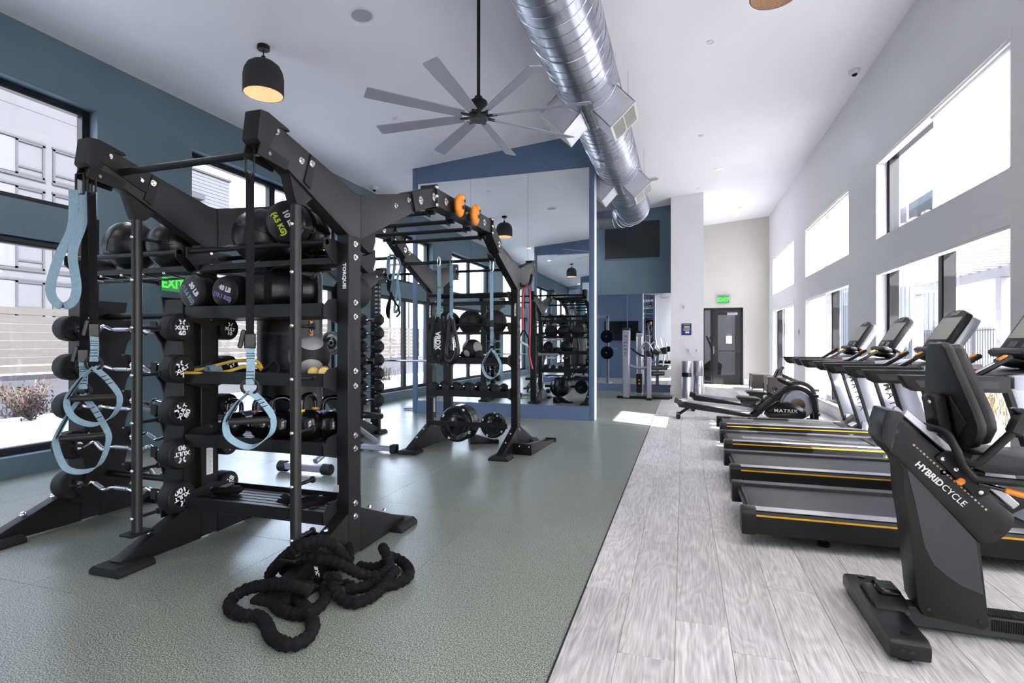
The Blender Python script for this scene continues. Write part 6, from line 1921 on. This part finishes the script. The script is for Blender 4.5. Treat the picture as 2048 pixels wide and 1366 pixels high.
MB().bb(-0.60, 0.60, 0.0305, 0.032, -0.34, 0.34).build('screen_glass', 'gloss', t)
# dark elliptical in the room beyond the door
t = thing('cross_trainer', 'dark cross trainer seen through the glass back door', 'cross trainer', (0.9, 20.4, 0))
MB().prism([(-0.5, 0.05), (0.35, 0.05), (0.4, 0.55), (0.1, 0.75), (-0.1, 0.6), (-0.45, 0.25)], 'y', -0.12, 0.12).build('drive_shroud', 'plastic', t, bev=0.03)
MB().tube(spline([(0.1, 0, 0.6), (0.2, 0, 1.1), (0.1, 0, 1.5)], 5), 0.04, 12).box((0.05, 0, 1.55), (0.06, 0.36, 0.26), (0, 25, 0), 0.02).build('console_mast', 'plastic', t)
for k in (-1, 1):
    MB().tube(spline([(0.2, k * 0.2, 0.3), (0.1, k * 0.24, 0.9), (0.0, k * 0.26, 1.25), (-0.12, k * 0.24, 1.55)], 6), 0.022, 10).build('swing_arm', 'steel', t)
    MB().box((-0.3, k * 0.2, 0.35), (0.45, 0.16, 0.05), None, 0.02).build('foot_plate', 'rubber', t)
    MB().bb(-0.6, -0.5, min(0, k * 0.3), max(0, k * 0.3), 0, 0.07, 0.01).build('base_foot', 'steel', t)
# ------------------------------------------------------------------ outside, left: paving, wall, fence, building
struct('ground_left', MB().bb(-60, XL - 0.28, -20, 60, -0.3, -0.06), 'snow')
struct('path_left', MB().bb(-9.6, XL - 0.28, -10, 40, -0.08, -0.03), 'paving')
struct('kerb_wall', MB().bb(-11.95, -11.6, -12, 45, -0.1, 0.60), 'concrete')
fc = thing('board_fence', 'pale horizontal board fence on the low concrete wall outside the left windows', 'fence', (-11.8, 15, 0.60))
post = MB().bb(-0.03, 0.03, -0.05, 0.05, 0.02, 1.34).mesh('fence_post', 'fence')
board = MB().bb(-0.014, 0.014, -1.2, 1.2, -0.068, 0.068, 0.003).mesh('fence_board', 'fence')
for i in range(22):
    y = -22 + i * 2.45
    link('fence_post', post, fc, loc=(0.03, y, 0))
    for j in range(8):
        link('fence_board', board, fc, loc=(0.0 + 0.002 * ((i * 7 + j * 3) % 3), y + 1.225, 0.20 + j * 0.157))
MB().bb(-0.05, 0.06, -23, 32, 0.0, 0.10).build('fence_rail', 'dark_metal', fc)
# shrub
sh_ = thing('russet_shrub', 'small russet leafed shrub in the snow outside the left window', 'shrub', (-10.9, 6.35, -0.06))
q = random.Random(2)
mb, st = MB(), MB()
for i in range(26):
    a, l = q.uniform(0, 2 * PI), q.uniform(0.25, 0.62)
    tip = Vector((math.cos(a) * l * 0.75, math.sin(a) * l * 0.75, 0.28 + q.uniform(0.05, 0.42)))
    st.tube([(0, 0, 0), tip * 0.5 + Vector((0, 0, -0.02)), tip], 0.008, 5)
    for k in range(34):
        f = q.uniform(0.3, 1.08)
        p = tip * f + Vector((q.gauss(0, 0.05), q.gauss(0, 0.05), q.gauss(0, 0.05)))
        if p.z < 0.03:
            p.z = 0.03
        e = Euler((q.uniform(0, 6), q.uniform(0, 6), q.uniform(0, 6))).to_matrix()
        s = q.uniform(0.02, 0.045)
        vs = [p + e @ Vector(v) for v in ((-s, 0, 0), (0, -s * 0.5, 0.004), (s, 0, 0), (0, s * 0.5, 0.004))]
        mb.add(vs, [(0, 1, 2, 3)])
mb.build('foliage', 'leaf', sh_, kind='stuff')
st.build('twigs', 'leafg', sh_)
def tuft(loc, n, h, m, name, label, seed, cat='grass', spread=0.5):
    t = thing(name, label, cat, loc)
    q = random.Random(seed)
    mb = MB()
    for i in range(n):
        a = q.uniform(0, 2 * PI)
        b = Vector((q.gauss(0, spread * 0.4), q.gauss(0, spread * 0.4), 0))
        l = h * q.uniform(0.6, 1.15)
        o = Vector((math.cos(a), math.sin(a), 0)) * l * q.uniform(0.15, 0.8)
        w_ = Vector((-math.sin(a), math.cos(a), 0)) * 0.008
        p1 = b + o * 0.4 + Vector((0, 0, l * 0.75))
        p2 = b + o + Vector((0, 0, l * q.uniform(0.5, 0.95)))
        k = len(mb.v)
        mb.add([b - w_, b + w_, p1 + w_ * 0.8, p1 - w_ * 0.8, p2], [(0, 1, 2, 3), (3, 2, 4)])
    mb.build('blades', m, t, kind='stuff')
for i, (x, y) in enumerate(((-10.6, 15.2), (-10.6, 17.2), (-10.5, 23.0))):
    tuft((x, y, -0.06), 260, 0.55, 'leafg', 'dry_shrub', ['dry shrub by the low wall behind the hanging straps', 'dry shrub farther along the low wall', 'dry shrub at the far end of the low wall'][i], 20 + i, 'shrub', 0.6)
# building across the yard
bd = thing('apartment_building', 'pale multi storey building with grey framed windows beyond the left fence', 'building', (-46, 22, 0))
BX = -42.0
bo2 = (-46, 22, 0)
MB().bb(-50, BX, -12, 33.2, 0, 21.5).build('stucco_block', 'stucco', bd, off=bo2)
MB().bb(-50, BX - 0.3, 33.2, 41.4, 0, 17.0).build('siding_block', 'siding', bd, off=bo2)
MB().bb(-50, BX + 0.2, -12, 33.4, 21.5, 21.9).build('parapet', 'outframe', bd, off=bo2)
MB().bb(-50, BX - 0.15, 33.2, 41.55, 17.0, 17.2).build('parapet', 'outframe', bd, off=bo2)
lap = MB().bb(BX - 0.30, BX - 0.27, 33.25, 41.4, 0, 0.285).mesh('siding_board', 'siding', off=bo2)
for i in range(52):
    link('siding_board', lap, bd, loc=(0, 0, 0.1 + i * 0.325))
MB().bb(BX, BX + 0.012, -12, 33.2, 20.2, 20.23).bb(BX, BX + 0.012, -12, 33.2, 17.0, 17.03).build('panel_joint', 'outframe', bd, off=bo2)
def bwin(y0, y1, z0, z1, x, mull):
    f = MB()
    t_ = 0.14
    f.bb(x - 0.1, x + 0.06, y0, y1, z0, z0 + t_).bb(x - 0.1, x + 0.06, y0, y1, z1 - t_, z1)
    f.bb(x - 0.1, x + 0.06, y0, y0 + t_, z0, z1).bb(x - 0.1, x + 0.06, y1 - t_, y1, z0, z1)
    f.bb(x - 0.1, x + 0.05, y0, y1, z0 + 0.50, z0 + 0.62)
    w = f.build('window', 'outframe', bd, off=bo2)
    MB().bb(x - 0.06, x - 0.03, y0 + t_, y1 - t_, z0 + t_, z1 - t_).build('pane', 'outpane', w, off=bo2)
    if mull:
        MB().bb(x - 0.05, x + 0.05, (y0 + y1) / 2 - 0.12, (y0 + y1) / 2 + 0.12, z0 + 0.62, z1 - t_).build('mullion', 'device', w, off=bo2)
ybase = [(-12 + k * 9.4) for k in range(5)]
for zt in (14.85, 11.72, 8.6, 5.45):
    for yb in ybase:
        z0, z1 = zt - 2.35, zt
        y = yb + 0.2
        bwin(y + 0.0, y + 2.0, z0, z1, BX + 0.02, False)
        bwin(y + 2.7, y + 5.6, z0, z1, BX + 0.02, True)
        MB().bb(BX, BX + 0.04, y + 5.6, y + 7.2, z0 + 0.1, z1 - 0.05).build('spandrel_panel', 'outpanel', bd, off=bo2)
        bwin(y + 7.2, y + 8.9, z0, z1, BX + 0.02, False)
        MB().bb(BX, BX + 0.10, y - 0.05, y + 8.95, z1, z1 + 0.12).bb(BX, BX + 0.10, y - 0.05, y + 8.95, z0 - 0.14, z0).build('band_trim', 'outframe', bd, off=bo2)
for z in (14.2, 10.6, 7.0):
    bwin(34.2, 37.6, z - 1.9, z, BX - 0.26, True)
    MB().bb(BX - 0.3, BX + 0.5, 33.9, 37.9, z + 0.1, z + 0.55).build('window_hood', 'outframe', bd, off=bo2)
for y, h, lab in ((24.5, 6.0, 'slim dark light pole beyond the fence, left'), (26.5, 5.2, 'slim dark light pole beyond the fence, right')):
    t = thing('light_pole', lab, 'light pole', (-14.5, y, 0))
    MB().cyl((0, 0, 0), (0, 0, h), 0.06, 0.05, 12).build('pole', 'dark_metal', t)
    MB().bb(-0.1, 0.6, -0.08, 0.08, h - 0.7, h - 0.6, 0.01).build('lamp_head', 'dark_metal', t)

# ------------------------------------------------------------------ outside, right: patio, pergola, fence, houses
struct('ground_right', MB().bb(XR + 0.28, 60, -30, 90, -0.3, -0.05), 'patio')
pg = thing('pergola', 'white slatted patio pergola outside the right windows', 'pergola', (4.6, 8, 0))
po = (4.6, 8, 0)
slat = MB().bb(2.95 - 4.6, 6.6 - 4.6, -0.075, 0.075, 2.86, 3.0, 0.004).mesh('pergola_slat', 'pergola')
for i in range(56):
    link('pergola_slat', slat, pg, loc=(0, -4.6 + i * 0.40 - 8, 0))
for x in (3.05, 6.2):
    MB().bb(x - 0.07, x + 0.07, -5.0, 17.7, 2.64, 2.86, 0.004).build('pergola_beam', 'pergola', pg, off=po)
for y in (-3.0, 4.75, 9.05, 13.4, 17.6):
    MB().bb(6.1, 6.3, y - 0.1, y + 0.1, -0.05, 2.64, 0.006).build('pergola_post', 'pergola', pg, off=po)
pf = thing('picket_fence', 'dark metal picket fence beyond the patio', 'fence', (8.2, 18, 0))
pk = MB().bb(-0.012, 0.012, -0.012, 0.012, 0.02, 1.75).mesh('picket', 'dark_metal')
for i in range(150):
    link('picket', pk, pf, loc=(0, -9 + i * 0.14, 0))
for z in (0.15, 1.65):
    MB().bb(-0.02, 0.02, -9.1, 12.1, z, z + 0.05).build('fence_rail', 'dark_metal', pf)
for i in range(9):
    MB().bb(-0.035, 0.035, -9.1 + i * 2.6, -9.03 + i * 2.6, -0.05, 1.88).build('fence_post', 'dark_metal', pf)
for i, (x, y) in enumerate(((5.3, 8.7), (5.1, 7.0), (5.5, 10.6), (5.3, 12.6), (5.0, 5.3))):
    tuft((x, y, -0.05), 420, 0.55, 'straw', 'dry_grass_clump', '%s pale dry ornamental grass clump along the patio outside the right windows' % ['third nearest', 'second nearest', 'fourth nearest', 'farthest', 'nearest'][i], 40 + i, 'grass', 0.8)
nb = thing('neighbour_building', 'white boarded building with a grey roof edge seen through the upper right window', 'building', (11, 32, 0))
no = (11, 32, 0)
MB().bb(8.6, 16, 21.5, 48, 0, 5.9).build('wall_block', 'siding_white', nb, off=no)
MB().prism([(8.1, 5.95), (8.1, 6.55), (12.3, 9.0), (16.5, 6.55), (16.5, 5.95)], 'y', 21.2, 48.3).build('roof', 'roof', nb, off=no)
MB().bb(8.05, 8.12, 21.2, 48.3, 5.9, 6.25).build('fascia', 'stucco', nb, off=no)
bd_ = MB().bb(8.57, 8.60, -0.02, 0.02, 0, 5.9).mesh('batten', 'siding_white', off=(11, 0, 0))
for i in range(60):
    link('batten', bd_, nb, loc=(0, 21.7 + i * 0.44 - 32, 0))
hs = thing('gabled_house', 'distant house with a dark gabled roof beyond the patio fence', 'house', (26, 36, 0))
MB().bb(-5, 5, -6, 6, 0, 4.2).build('house_wall', 'siding', hs)
MB().prism([(-6.5, 4.1), (6.5, 4.1), (0, 8.4)], 'x', -5.3, 5.3).build('gable_roof', 'roof', hs)
for y in (-3.2, 0.4, 3.6):
    f = MB().bb(-5.05, -4.97, y - 0.8, y + 0.8, 1.2, 3.1).build('window', 'device', hs)
    MB().bb(-5.07, -5.05, y - 0.66, y + 0.66, 1.34, 2.96).build('pane', 'outpane', f)
hs2 = thing('long_house', 'low grey house behind the picket fence to the right', 'house', (20, 14, 0))
MB().bb(-3, 3, -7, 7, 0, 2.7).build('house_wall', 'outpanel', hs2)
MB().prism([(-3.5, 2.65), (3.5, 2.65), (0, 4.3)], 'y', -7.4, 7.4).build('roof', 'roof', hs2)
for y in (-4.5, -1.5, 1.8, 4.8):
    f = MB().bb(-3.05, -2.97, y - 0.6, y + 0.6, 0.9, 2.2).build('window', 'device', hs2)
    MB().bb(-3.07, -3.05, y - 0.5, y + 0.5, 1.0, 2.1).build('pane', 'outpane', f)
